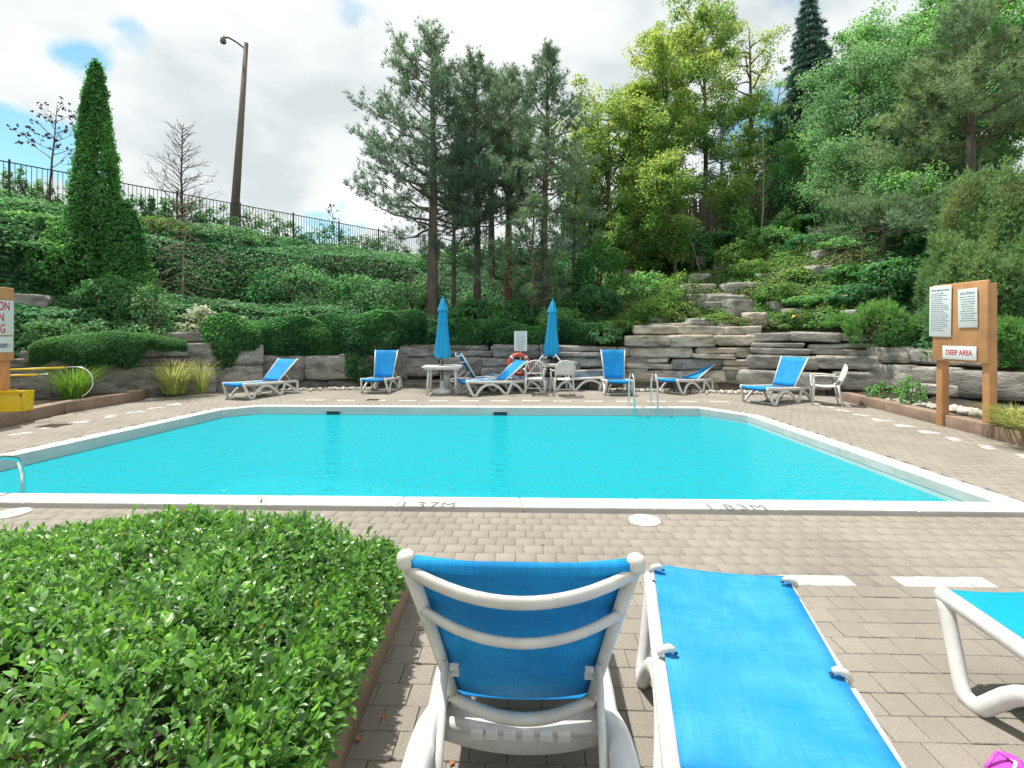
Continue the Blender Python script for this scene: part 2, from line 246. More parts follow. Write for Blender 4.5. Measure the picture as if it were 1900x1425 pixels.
# ------------------------------------------------------------------ object helpers
def tag(o, label=None, cat=None, group=None, kind=None):
    if label: o['label'] = label
    if cat: o['category'] = cat
    if group: o['group'] = group
    if kind: o['kind'] = kind
    return o
def thing(name, label, cat, loc=(0, 0, 0), rz=0.0, group=None):
    o = bpy.data.objects.new(name, None); COL.objects.link(o); o.location = loc; o.rotation_euler = (0, 0, rz)
    o.empty_display_size = 0.1
    return tag(o, label, cat, group)
def link(name, me, parent=None, loc=None):
    o = bpy.data.objects.new(name, me); COL.objects.link(o)
    if parent is not None: o.parent = parent
    if name in STUFFP: o['kind'] = 'stuff'
    if loc is not None: o.location = loc
    return o
STUFFP = {'limb', 'stem', 'branch', 'print_line', 'foliage', 'crown', 'blades', 'dry_leaves', 'flower'}
class MB:
    def __init__(s): s.v = []; s.f = []; s.sm = []
    def add(s, vs, fs, smooth=False):
        b = len(s.v); s.v += [tuple(x) for x in vs]; s.f += [tuple(b+i for i in f) for f in fs]; s.sm += [smooth]*len(fs); return s
    def box(s, c, d, rz=0.0, rx=0.0, ry=0.0, bev=0.0):
        hx, hy, hz = d[0]/2, d[1]/2, d[2]/2; m = Matrix.Rotation(rz, 3, 'Z') @ Matrix.Rotation(ry, 3, 'Y') @ Matrix.Rotation(rx, 3, 'X'); c = Vector(c)
        if bev <= 0:
            vs = [c + m @ Vector((x*hx, y*hy, z*hz)) for z in (-1, 1) for y in (-1, 1) for x in (-1, 1)]
            return s.add(vs, [(0, 2, 3, 1), (4, 5, 7, 6), (0, 1, 5, 4), (2, 6, 7, 3), (0, 4, 6, 2), (1, 3, 7, 5)])
        bm = bmesh.new(); bmesh.ops.create_cube(bm, size=1)
        for v_ in bm.verts: v_.co = Vector((v_.co.x*d[0], v_.co.y*d[1], v_.co.z*d[2]))
        bmesh.ops.bevel(bm, geom=bm.edges[:], offset=bev, segments=2, affect='EDGES', profile=0.5)
        bm.verts.index_update(); vs = [c + m @ v_.co for v_ in bm.verts]; fs = [[w.index for w in f.verts] for f in bm.faces]; bm.free()
        return s.add(vs, fs, True)
    def tube(s, pts, r, n=8, flat=1.0, caps=True, up=None):
        pts = [Vector(p) for p in pts]; k = len(pts)
        rs = [r]*k if isinstance(r, (int, float)) else list(r)
        vs = []; ref = None
        for i, p in enumerate(pts):
            d = (pts[min(i+1, k-1)]-pts[max(i-1, 0)]); d = d.normalized() if d.length > 1e-9 else Vector((0, 0, 1))
            if up is not None: a = Vector(up)
            elif ref is None: a = Vector((0, 0, 1)) if abs(d.z) < 0.9 else Vector((1, 0, 0))
            else: a = ref
            x = d.cross(a)
            if x.length < 1e-6: x = d.cross(Vector((0.3, 1, 0.2)))
            x.normalize(); y = x.cross(d).normalized(); ref = y
            for j in range(n):
                an = 2*PI*(j+0.5)/n; vs.append(p + x*math.cos(an)*rs[i] + y*math.sin(an)*rs[i]*flat)
        fs = [(i*n+j, i*n+(j+1) % n, (i+1)*n+(j+1) % n, (i+1)*n+j) for i in range(k-1) for j in range(n)]
        if caps: fs += [tuple(range(n-1, -1, -1)), tuple((k-1)*n+j for j in range(n))]
        return s.add(vs, fs, True)
    def lathe(s, prof, n=20, c=(0, 0, 0)):
        c = Vector(c); vs = [c+Vector((r*math.cos(2*PI*j/n), r*math.sin(2*PI*j/n), z)) for r, z in prof for j in range(n)]
        fs = [(i*n+j, i*n+(j+1) % n, (i+1)*n+(j+1) % n, (i+1)*n+j) for i in range(len(prof)-1) for j in range(n)]
        fs += [tuple(range(n-1, -1, -1)), tuple((len(prof)-1)*n+j for j in range(n))]
        return s.add(vs, fs, True)
    def sheet(s, rows, thick=0.0, smooth=True):
        """rows of points -> surface, optionally given a thickness along its normals"""
        a = np.array([[list(p) for p in r] for r in rows], float); nr, nc = a.shape[:2]
        fs = [(i*nc+j, i*nc+j+1, (i+1)*nc+j+1, (i+1)*nc+j) for i in range(nr-1) for j in range(nc-1)]
        if thick <= 0: return s.add(a.reshape(-1, 3), fs, smooth)
        du = np.gradient(a, axis=0); dv = np.gradient(a, axis=1); nrm = np.cross(dv, du); nrm /= np.linalg.norm(nrm, axis=2, keepdims=True)+1e-9
        b = a-nrm*thick; N = nr*nc; vs = np.concatenate([a.reshape(-1, 3), b.reshape(-1, 3)])
        f2 = [tuple(N+i for i in reversed(f)) for f in fs]
        rim = [(0, j) for j in range(nc)]+[(i, nc-1) for i in range(1, nr)]+[(nr-1, j) for j in range(nc-2, -1, -1)]+[(i, 0) for i in range(nr-2, 0, -1)]
        ids = [i*nc+j for i, j in rim]; side = [(ids[k], N+ids[k], N+ids[(k+1) % len(ids)], ids[(k+1) % len(ids)]) for k in range(len(ids))]
        return s.add(vs, fs+f2+side, smooth)
    def mesh(s, name, m):
        me = bpy.data.meshes.new(name); me.from_pydata(s.v, [], s.f); me.materials.append(m)
        me.polygons.foreach_set('use_smooth', s.sm)
        bm = bmesh.new(); bm.from_mesh(me); bmesh.ops.recalc_face_normals(bm, faces=bm.faces); bm.to_mesh(me); bm.free()
        me.update(); return me
    def build(s, name, m, parent=None, loc=None): return link(name, s.mesh(name, m), parent, loc)
def smooth_path(pts, n=6):
    P = [Vector(p) for p in pts]; out_ = []
    for i in range(len(P)-1):
        p0 = P[max(i-1, 0)]; p1 = P[i]; p2 = P[i+1]; p3 = P[min(i+2, len(P)-1)]
        for k in range(n):
            t = k/n; out_.append(0.5*((2*p1)+(p2-p0)*t+(2*p0-5*p1+4*p2-p3)*t*t+(3*p1-p0-3*p2+p3)*t**3))
    out_.append(P[-1]); return out_
def copy_tree(o, parent=None):
    c = o.copy(); COL.objects.link(c)
    if parent is not None: c.parent = parent
    for ch in list(o.children): copy_tree(ch, c)
    return c
def text_mesh(name, body, size, m, depth=0.002, align='CENTER', sx=1.0, off=0.012):
    cu = bpy.data.curves.new(name, 'FONT'); cu.body = body; cu.size = size; cu.extrude = depth; cu.align_x = align; cu.align_y = 'CENTER'; cu.offset = size*off
    o = bpy.data.objects.new(name, cu); COL.objects.link(o)
    dg = bpy.context.evaluated_depsgraph_get(); me = bpy.data.meshes.new_from_object(o.evaluated_get(dg)); bpy.data.objects.remove(o)
    for v_ in me.vertices: v_.co.x *= sx
    me.materials.clear(); me.materials.append(m); me.name = name; return me

# ------------------------------------------------------------------ foliage made of many small leaves (numpy)
def unit(a): return a/(np.linalg.norm(a, axis=-1, keepdims=True)+1e-9)
def rand_dirs(n, rng): return unit(rng.normal(size=(n, 3)))
def np_mesh(name, verts, faces, m, tint=None):
    """faces: (n, k) int array of equal polygons"""
    me = bpy.data.meshes.new(name); nf, k = faces.shape
    me.vertices.add(len(verts)); me.vertices.foreach_set('co', np.ascontiguousarray(verts, dtype=np.float32).ravel())
    me.loops.add(nf*k); me.loops.foreach_set('vertex_index', np.ascontiguousarray(faces, dtype=np.int32).ravel())
    me.polygons.add(nf); me.polygons.foreach_set('loop_start', np.arange(0, nf*k, k, dtype=np.int32))
    me.materials.append(m); me.update(calc_edges=True)
    if tint is not None:
        at = me.attributes.new('tint', 'FLOAT', 'POINT'); at.data.foreach_set('value', np.ascontiguousarray(tint, dtype=np.float32))
    return me
def leaf_geo(c, nrm, ln, wd, rng, along=None, cup=0.18):
    """one folded diamond leaf per centre: four points, two faces"""
    n = len(c); nrm = unit(nrm)
    a = rand_dirs(n, rng) if along is None else along
    a = unit(a-nrm*np.sum(a*nrm, axis=1, keepdims=True)); b = np.cross(nrm, a)
    ln = np.broadcast_to(np.asarray(ln, float).reshape(-1, 1), (n, 1)); wd = np.broadcast_to(np.asarray(wd, float).reshape(-1, 1), (n, 1))
    v0 = c-a*ln*0.5; v2 = c+a*ln*0.5-nrm*ln*cup; v1 = c+b*wd*0.5+nrm*wd*0.25; v3 = c-b*wd*0.5+nrm*wd*0.25
    V = np.stack([v0, v1, v2, v3], axis=1).reshape(-1, 3); i = np.arange(n)[:, None]*4
    Fc = np.concatenate([i+np.array([[0, 1, 2]]), i+np.array([[0, 2, 3]])], axis=1).reshape(-1, 3)
    return V, Fc
def leaves(name, c, nrm, ln, wd, m, rng, tint=None, along=None, cup=0.18):
    V, Fc = leaf_geo(c, nrm, ln, wd, rng, along, cup)
    if tint is None: tint = rng.random(len(c))
    return np_mesh(name, V, Fc, m, np.repeat(tint, 4))
def tufts(name, c, d, L, w, k, m, rng, tint=None, spread=0.9):
    """k needle blades fanning out of every centre"""
    n = len(c); c = np.repeat(c, k, 0); d = unit(np.repeat(d, k, 0)+rng.normal(size=(n*k, 3))*spread*0.5)
    p = unit(np.cross(d, rand_dirs(n*k, rng))); Ls = L*(0.6+0.7*rng.random((n*k, 1)))
    V = np.stack([c-p*w*0.5, c+p*w*0.5, c+d*Ls], axis=1).reshape(-1, 3)
    Fc = np.arange(n*k*3).reshape(-1, 3)
    tt = rng.random(n) if tint is None else tint
    return np_mesh(name, V, Fc, m, np.repeat(np.repeat(tt, k), 3))
class Lump:
    def __init__(s, rng, n=14, f0=1.2, f1=5.0):
        s.k = rand_dirs(n, rng)*rng.uniform(f0, f1, (n, 1)); s.p = rng.uniform(0, 6.28, n); s.a = 1/np.linalg.norm(s.k, axis=1)**0.7; s.a /= np.sum(s.a)**0.5*1.3
    def __call__(s, x): return np.sum(np.sin(x@s.k.T+s.p)*s.a, axis=1)

def shrub(name, label, cat, loc, rad, m, n=2500, seed=1, leaf=0.09, kind='leaf', group=None, cone=0.0, lump=0.16, stem=True, depth=0.25, fl=0.0):
    """bush: leaves spread through the outer part of a lumpy ellipsoid (or cone), twigs within"""
    rng = np.random.default_rng(seed); t = thing(name, label, cat, loc, 0, group)
    n = int(n*1.25); lf = Lump(rng, 16, 2.0, 7.0)
    if cone > 0:                                    # a bundle of pointed spires
        z = rng.random(n)**1.15*0.98; th = rng.uniform(0, 2*PI, n); w = np.minimum((1-z)**cone, 1.0)*np.clip(1.12-0.12*z, 0, 2); q3 = np.stack([np.cos(th)*1.5, np.sin(th)*1.5, z*2.2], axis=1)
        r_ = w*(1+lump*lf(q3*1.6)*(0.8+0.6*z))*(1-depth*rng.random(n)**2); p = np.stack([np.cos(th)*r_, np.sin(th)*r_, z*2-1+0.05*rng.random(n)], axis=1); d = unit(np.stack([np.cos(th), np.sin(th), 0.6+0*z], axis=1))
    else:                                           # overlapping clumps of different size
        K = 16; kc = rand_dirs(K, rng)*rng.uniform(0.35, 0.78, (K, 1)); kc[:, 2] = np.abs(kc[:, 2])*0.9-0.15; kr = rng.uniform(0.26, 0.46, K); kc[0] = 0; kr[0] = 0.72
        which = rng.choice(K, n, p=kr**2/np.sum(kr**2)); d = rand_dirs(n, rng); r = kr[which]*(1+lump*lf(d*1.3+which[:, None]))*(1-depth*rng.random(n)**2); p = kc[which]+d*r[:, None]
        dd = np.linalg.norm(p[:, None, :]-kc[None], axis=2)/kr[None]; dd[np.arange(n), which] = 9; k = np.min(dd, axis=1) > 0.78; p, d = p[k], d[k]
        k = d[:, 2] > -0.6; p, d = p[k], d[k]; shp = rng.random(len(p)) < 0.05; p[shp] *= 1.12
    m_c = max(30, len(p)//26); cid = rng.integers(m_c, size=len(p)); cid[:m_c] = np.arange(m_c); cen, dcn = p[:m_c], d[:m_c]
    if cone > 0: off = rng.normal(size=p.shape)*np.array([0.10, 0.10, 0.045])*(0.4+0.9*(1-(cen[cid][:, 2:3]+1)/2))
    else: off = rand_dirs(len(p), rng)*(0.17*rng.random((len(p), 1))**0.5)
    fr3 = rng.random(len(p)) < 0.80; p = np.where(fr3[:, None], cen[cid]+off, p); d = np.where(fr3[:, None], unit(dcn[cid]+off*3.0), d)
    rad = np.array(rad, float); c = p*rad; c[:, 2] += rad[2]*(1.0 if cone > 0 else 0.55)
    keep = c[:, 2] > 0.01; c = c[keep]; d = d[keep]
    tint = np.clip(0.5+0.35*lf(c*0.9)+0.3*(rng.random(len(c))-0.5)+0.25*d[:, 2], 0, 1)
    if kind == 'leaf':
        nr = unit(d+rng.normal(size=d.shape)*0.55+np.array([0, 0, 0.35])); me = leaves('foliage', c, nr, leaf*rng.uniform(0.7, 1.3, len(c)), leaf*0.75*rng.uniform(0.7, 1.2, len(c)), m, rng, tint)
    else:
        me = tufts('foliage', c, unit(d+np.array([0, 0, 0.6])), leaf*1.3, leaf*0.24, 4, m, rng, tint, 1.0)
    link('foliage', me, t)
    if stem:
        b = MB()
        for i in range(7):
            a = rng.uniform(0, 2*PI); q = rng.uniform(0.4, 0.8)
            b.tube([(0.03*math.cos(a), 0.03*math.sin(a), -0.1), (rad[0]*q*0.4*math.cos(a), rad[1]*q*0.4*math.sin(a), rad[2]*0.5), (rad[0]*q*math.cos(a), rad[1]*q*math.sin(a), rad[2]*(1.1 if cone == 0 else 0.7))], [0.035*rad[2], 0.02*rad[2], 0.006*rad[2]], 5)
        b.build('stem', M['twig'], t)
    if fl > 0:
        idx = rng.choice(len(c), int(fl), replace=False); link('flower', leaves('flower', c[idx]*1.04, d[idx], 0.10, 0.10, M['flower'], rng), t)
    return t

def trunk_path(rng, H, lean=(0, 0), wob=0.12, n=8):
    pts = []; o = np.zeros(2)
    for i in range(n+1):
        f = i/n; o = o+rng.normal(size=2)*wob*0.3; pts.append(Vector((lean[0]*f+o[0]*f, lean[1]*f+o[1]*f, H*f)))
    return pts
def at_h(pts, f):
    k = f*(len(pts)-1); i = min(int(k), len(pts)-2); return pts[i].lerp(pts[i+1], k-i)

def pine(loc, H, label, seed, Lmax=2.6, base=0.3, nb=58, r0=0.17, lean=(0, 0), bark='bark', m='pine', skew=(0, 0), dead=8, dens=1.0, tl=0.17, group='tall pines on the bank'):
    rng = np.random.default_rng(seed); t = thing('pine_tree', label, 'pine tree', loc, 0, group)
    tp = trunk_path(rng, H, lean, 0.1); b = MB()
    b.tube([tp[0]-Vector((0, 0, 0.5))]+tp, [r0*1.15]+[r0*(1-0.88*i/8)+0.012 for i in range(9)], 9)
    b.build('trunk', M[bark], t)
    lb = MB(); C = []; D = []
    for i in range(nb):
        f = base+(1-base)*((i+rng.random()*0.6)/nb)
        if f > 0.995: f = 0.995
        p = at_h(tp, f); az = i*2.4+rng.normal()*0.35
        g_ = (f-base)/(1-base); L = Lmax*(0.10+0.90*(1-g_)**0.70)*(0.55+0.45*math.sin(min(g_*6+0.6, PI/2)))*rng.uniform(0.65, 1.12)
        L *= 1+skew[0]*math.cos(az)+skew[1]*math.sin(az)
        el = -0.05+0.75*g_+rng.normal()*0.12; dr = Vector((math.cos(az)*math.cos(el), math.sin(az)*math.cos(el), math.sin(el)))
        q = [p]; 
        for k in range(1, 6):
            dr = (dr+Vector(rng.normal(size=3))*0.14+Vector((0, 0, 0.10))).normalized(); q.append(q[-1]+dr*L/5)
        lb.tube(q, [0.032*L/2+0.008, 0.026*L/2+0.007, 0.02*L/2+0.006, 0.014, 0.009, 0.005], 4, caps=False)
        ns = max(3, int(L*5.0*dens))
        for k in range(ns):
            a = 0.30+0.70*(k+0.5)/ns; o_ = at_h(q, min(a, 0.999)); s_ = Vector(rng.normal(size=3)); s_.z = abs(s_.z)*0.5; s_ = (s_.normalized()+dr*0.8).normalized()
            l2 = (0.22+0.34*rng.random())*(0.6+L/3.2); e_ = o_+s_*l2
            if k % 2 == 0: lb.tube([o_, e_], [0.008, 0.004], 3, caps=False)
            nt = 12
            for j in range(nt):
                g2 = 0.25+0.75*rng.random(); C.append(o_.lerp(e_, g2)+Vector(rng.normal(size=3))*0.07); D.append(s_+Vector((0, 0, 0.25)))
    for i in range(dead):                           # bare lower branches
        f = rng.uniform(base*0.35, base+0.25); p = at_h(tp, f); az = rng.uniform(0, 2*PI); L = rng.uniform(0.5, 1.4); dr = Vector((math.cos(az), math.sin(az), 0.1)); q = [p]
        for k in range(4): dr = (dr+Vector(rng.normal(size=3))*0.2).normalized(); q.append(q[-1]+dr*L/4)
        lb.tube(q, [0.018, 0.014, 0.01, 0.007, 0.004], 3, caps=False)
    lb.build('limb', M[bark], t)
    C = np.array([list(x) for x in C]); D = np.array([list(x) for x in D])
    lf = Lump(rng, 10, 0.5, 1.6); tint = np.clip(0.45+0.4*lf(C)+0.25*(rng.random(len(C))-0.5), 0, 1)
    link('crown', tufts('crown', C, D, tl, 0.022, 7, M[m], rng, tint, 1.3), t)
    return t

def leafy_tree(loc, H, label, seed, rx=2.2, base=0.25, m='maple', n=16000, leaf=0.10, r0=0.14, lean=(0, 0), bark='bark', group=None, name='deciduous_tree', ncl=150, cl=0.42, top=0.5, squash=0.75, forks=9, yellow=0.35, xs=1.0, dens_gap=0.0):
    rng = np.random.default_rng(seed); t = thing(name, label, 'tree', loc, 0, group)
    tp = trunk_path(rng, H*0.93, lean, 0.18); b = MB(); b.tube([tp[0]-Vector((0, 0, 0.5))]+tp, [r0*1.2]+[r0*(1-0.9*i/8)+0.01 for i in range(9)], 8); b.build('trunk', M[bark], t)
    lb = MB(); cc = []; hh = H*(1-base)/2; zc = H*base+hh
    limbs = []
    for i in range(forks*3):
        f = base*0.8+(0.93-base*0.8)*(i+rng.random())/(forks*3); p = at_h(tp, f); az = i*2.4+rng.normal()*0.4
        g_ = (p.z-zc)/hh; w = rx*math.sqrt(max(0.05, 1-min(1, abs(g_))**2.2)); L = w*rng.uniform(0.7, 1.08); dr = Vector((math.cos(az)*xs, math.sin(az), rng.uniform(0.25, 0.9))).normalized(); q = [p]
        for k in range(5): dr = (dr+Vector(rng.normal(size=3))*0.16).normalized(); q.append(q[-1]+dr*L/5)
        lb.tube(q, [r0*0.32, r0*0.26, r0*0.2, r0*0.14, r0*0.08, 0.006], 5, caps=False); limbs.append(q)
        for k in range(4):
            a = rng.uniform(0.35, 0.95); s0 = at_h(q, a); e_ = s0+(Vector(rng.normal(size=3)).normalized()+dr*0.5)*0.3*L; lb.tube([s0, e_], [r0*0.10, 0.005], 3, caps=False); cc.append(e_)
        cc.append(q[-1]); cc.append(at_h(q, 0.7))
    lb.build('limb', M[bark], t)
    while len(cc) < ncl:
        q = limbs[rng.integers(len(limbs))]; cc.append(at_h(q, rng.uniform(0.3, 1))+Vector(rng.normal(size=3))*0.35)
    cc.append(tp[-1]); cc = np.array([list(x) for x in cc]); k = n//len(cc)
    cs = cl*rng.uniform(0.6, 1.35, len(cc)); C = np.repeat(cc, k, 0); S = np.repeat(cs, k)[:, None]
    off = rand_dirs(len(C), rng)*(rng.random((len(C), 1))**0.45)*S; off[:, 2] *= squash; off[:, 2] -= 0.12*S[:, 0]; C = C+off
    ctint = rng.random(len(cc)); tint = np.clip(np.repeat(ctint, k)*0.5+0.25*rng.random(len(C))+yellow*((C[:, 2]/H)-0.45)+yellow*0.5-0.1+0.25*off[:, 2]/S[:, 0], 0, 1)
    nr = unit(rng.normal(size=C.shape)*0.6+np.array([0, 0, 0.8])+off/S*0.4)
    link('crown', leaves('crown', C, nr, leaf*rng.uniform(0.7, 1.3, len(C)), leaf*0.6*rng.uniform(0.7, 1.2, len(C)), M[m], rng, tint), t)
    return t

def spruce(loc, H, label, seed, rx=2.2, m='spruce', base=0.05, rows=34, group=None, drop=0.25, tl=0.14, tk=6, name='spruce_tree', dens=1.0):
    rng = np.random.default_rng(seed); t = thing(name, label, 'spruce tree', loc, 0, group)
    tp = trunk_path(rng, H, (0, 0), 0.04); b = MB(); b.tube([tp[0]-Vector((0, 0, 0.5))]+tp, [0.2]+[0.17*(1-i/8)+0.012 for i in range(9)], 8); b.build('trunk', M['bark'], t)
    lb = MB(); C = []; D = []
    for i in range(rows):
        f = base+(1-base)*i/rows; L0 = rx*(1-(f-base)/(1-base))**0.85+0.12; nbr = 7+int(L0*3)
        for j in range(nbr):
            az = 2*PI*(j+rng.random()*0.7)/nbr+i; L = L0*rng.uniform(0.7, 1.12); p = at_h(tp, f); dirv = Vector((math.cos(az), math.sin(az), 0))
            e_ = p+dirv*L+Vector((0, 0, -drop*L+0.1)); md = p.lerp(e_, 0.5)+Vector((0, 0, 0.08*L)); lb.tube([p, md, e_], [0.018, 0.012, 0.004], 3, caps=False)
            side = Vector((-dirv.y, dirv.x, 0))
            for k in range(max(4, int(L*16*dens))):
                g_ = 0.2+0.8*rng.random(); o_ = (p.lerp(md, g_*2) if g_ < 0.5 else md.lerp(e_, g_*2-1)); w = (1-g_)*0.5*L*0.5+0.06
                sx = rng.uniform(-1, 1); C.append(o_+side*sx*w+Vector((0, 0, -abs(sx)*0.08-rng.random()*0.06))); D.append(dirv*0.7+side*sx+Vector((0, 0, -0.15)))
    lb.build('limb', M['bark'], t)
    C = np.array([list(x) for x in C]); D = np.array([list(x) for x in D])
    link('crown', tufts('crown', C, D, tl, 0.04, tk, M[m], rng, np.clip(rng.random(len(C))*0.6+0.4*((i*0.37) % 1), 0, 1), 0.9), t)
    return t

def bare_tree(loc, H, label, seed, spread=1.0, nb=26, m='twig', base=0.35, r0=0.05, up=0.7, leaves_n=0, name='bare_tree', lean=(0, 0), group=None, droop=0.0):
    rng = np.random.default_rng(seed); t = thing(name, label, 'tree', loc, 0, group); tp = trunk_path(rng, H, lean, 0.12)
    b = MB(); b.tube([tp[0]-Vector((0, 0, 0.4))]+tp, [r0*1.1]+[r0*(1-0.85*i/8)+0.003 for i in range(9)], 6); b.build('trunk', M[m], t)
    lb = MB(); tips = []
    for i in range(nb):
        f = base+(0.97-base)*i/nb; p = at_h(tp, f); az = i*2.4+rng.normal()*0.3; L = spread*(1-0.75*(f-base)/(1-base))*rng.uniform(0.7, 1.2)
        dr = Vector((math.cos(az), math.sin(az), up)).normalized(); q = [p]
        for k in range(6):
            dr = (dr+Vector(rng.normal(size=3))*0.13+Vector((0, 0, -droop))).normalized(); q.append(q[-1]+dr*L/6)
        lb.tube(q, [r0*0.35, r0*0.3, r0*0.25, r0*0.2, r0*0.15, r0*0.12, 0.004], 4, caps=False)
        for k in range(5):
            s0 = at_h(q, rng.uniform(0.25, 0.95)); dd = (dr+Vector(rng.normal(size=3))*0.55).normalized(); e1 = s0+dd*L*0.22; e2 = e1+(dd+Vector(rng.normal(size=3))*0.3+Vector((0, 0, -droop))).normalized()*L*0.15
            lb.tube([s0, e1, e2], [r0*0.16, r0*0.12, 0.003], 3, caps=False); tips.append(e2)
        tips.append(q[-1])
    lb.build('branch', M[m], t)
    if leaves_n:
        tips = np.array([list(x) for x in tips]); C = tips[rng.integers(len(tips), size=leaves_n)]+rng.normal(size=(leaves_n, 3))*0.08
        link('dry_leaves', leaves('dry_leaves', C, rand_dirs(leaves_n, rng), 0.16, 0.10, M['dry_leaf'], rng), t)
    return t

def grass_clump(loc, label, seed, m, h=0.6, r=0.35, n=420, droop=0.6, name='grass_clump', group=None):
    rng = np.random.default_rng(seed); t = thing(name, label, 'ornamental grass', loc, 0, group); V = []; Fc = []; T = []
    for i in range(n):
        a = rng.uniform(0, 2*PI); q = r*0.35*math.sqrt(rng.random()); p = np.array([q*math.cos(a), q*math.sin(a), 0.0]); d = np.array([math.cos(a+rng.normal()*0.5), math.sin(a+rng.normal()*0.5), 0]); hh = h*rng.uniform(0.55, 1.1); out_ = r*rng.uniform(0.3, 1.2)
        w = 0.006+0.004*rng.random(); sd_ = np.array([-d[1], d[0], 0])*w; b0 = len(V)
        for k in range(5):
            f = k/4; z = hh*(f*(1.6-droop*f)); c = p+d*out_*f**1.7+np.array([0, 0, z]); ww = sd_*(1-0.85*f); V += [c-ww, c+ww]
        tt = rng.random(); T += [tt*0.8+0.02*k for k in range(10)]
        for k in range(4): Fc.append([b0+2*k, b0+2*k+1, b0+2*k+3, b0+2*k+2])
    link('blades', np_mesh('blades', np.array(V), np.array(Fc), m, np.array(T)), t); return t

# ------------------------------------------------------------------ pool outline
OUT = [(-6.91, 4.59), (4.79, 4.28), (4.76, 9.35), (4.05, 10.41), (-5.55, 10.67), (-6.2, 10.1)]
def inset(poly, d):
    res = []; n = len(poly)
    for i in range(n):
        p0, p1, p2 = Vector(poly[i-1]), Vector(poly[i]), Vector(poly[(i+1) % n])
        a = (p1-p0).normalized(); b = (p2-p1).normalized(); na = Vector((-a.y, a.x)); nb_ = Vector((-b.y, b.x)); m_ = (na+nb_).normalized(); res.append(p1+m_*(d/max(0.3, m_.dot(na))))
    return [(p.x, p.y) for p in res]
INN = inset(OUT, 0.26)
def inside(poly, x, y):
    x = np.asarray(x, float); y = np.asarray(y, float); c = np.zeros(x.shape, bool); n = len(poly)
    for i in range(n):
        x1, y1 = poly[i-1]; x2, y2 = poly[i]
        if y1 == y2: continue
        k = ((y1 > y) != (y2 > y)) & (x < (x2-x1)*(y-y1)/(y2-y1)+x1); c ^= k
    return c

# ------------------------------------------------------------------ ground sheet with the pool cut out
bm = bmesh.new()
def loop(poly, z): 
    vs_ = [bm.verts.new((x, y, z)) for x, y in poly]; return [bm.edges.new((vs_[i-1], vs_[i])) for i in range(len(vs_))]
mid = inset(OUT, 0.12)
ed = loop([(-300, -300), (300, -300), (300, 300), (-300, 300)], -0.075)+loop(mid, -0.075)
bmesh.ops.triangle_fill(bm, edges=ed, use_beauty=True)
me = bpy.data.meshes.new('ground'); bm.to_mesh(me); bm.free(); me.materials.append(M['joint'])
tag(link('ground', me), kind='structure')

# ------------------------------------------------------------------ pool shell, water, coping
def floor_z(x): return -1.25-0.75*min(1, max(0, (x+6.5)/10.5))
b = MB(); n = len(INN); WZ = -0.15
shell = inset(OUT, 0.255)
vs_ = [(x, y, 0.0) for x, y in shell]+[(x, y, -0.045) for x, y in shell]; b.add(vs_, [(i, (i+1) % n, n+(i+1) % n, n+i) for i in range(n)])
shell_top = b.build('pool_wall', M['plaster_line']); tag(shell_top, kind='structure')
b = MB(); b.add([(x, y, -0.0452) for x, y in shell]+[(x, y, WZ-0.17) for x, y in shell], [(i, (i+1) % n, n+(i+1) % n, n+i) for i in range(n)]); tag(b.build('pool_wall', M['plaster_pale']), kind='structure')
b = MB()
low = inset(OUT, 0.55)
b.add([(x, y, WZ-0.1701) for x, y in shell]+[(x, y, floor_z(x)+0.25) for x, y in shell]+[(x, y, floor_z(x)) for x, y in low],
      [(i, (i+1) % n, n+(i+1) % n, n+i) for i in range(n)]+[(n+i, n+(i+1) % n, 2*n+(i+1) % n, 2*n+i) for i in range(n)]+[tuple(range(2*n, 3*n))])
tag(b.build('pool_floor', M['plaster']), kind='structure')
wm = bpy.data.materials.new('pool_water'); wm.use_nodes = True; t = wm.node_tree; t.nodes.clear()
wo = t.nodes.new('ShaderNodeOutputMaterial'); tr = t.nodes.new('ShaderNodeBsdfTransparent'); gl = t.nodes.new('ShaderNodeBsdfGlossy'); gl.inputs['Roughness'].default_value = 0.03
fr = t.nodes.new('ShaderNodeFresnel'); fr.inputs[0].default_value = 1.33; mxs = t.nodes.new('ShaderNodeMixShader')
co = t.nodes.new('ShaderNodeTexCoord'); mp = t.nodes.new('ShaderNodeMapping'); mp.inputs['Scale'].default_value = (1.0, 1.3, 1); t.links.new(co.outputs['Object'], mp.inputs[0])
na = t.nodes.new('ShaderNodeTexNoise'); na.inputs['Scale'].default_value = 4.5; na.inputs['Detail'].default_value = 3; na.inputs['Distortion'].default_value = 0.6; t.links.new(mp.outputs[0], na.inputs['Vector'])
nb_ = t.nodes.new('ShaderNodeTexNoise'); nb_.inputs['Scale'].default_value = 16; nb_.inputs['Detail'].default_value = 2; nb_.inputs['Distortion'].default_value = 0.5; t.links.new(mp.outputs[0], nb_.inputs['Vector'])
ad = t.nodes.new('ShaderNodeMath'); ad.operation = 'MULTIPLY_ADD'; ad.inputs[1].default_value = 0.42; t.links.new(nb_.outputs[0], ad.inputs[0]); t.links.new(na.outputs[0], ad.inputs[2])
bp = t.nodes.new('ShaderNodeBump'); bp.inputs['Strength'].default_value = 0.55; bp.inputs['Distance'].default_value = 0.11; t.links.new(ad.outputs[0], bp.inputs['Height'])
t.links.new(bp.outputs[0], gl.inputs['Normal']); t.links.new(bp.outputs[0], fr.inputs['Normal'])
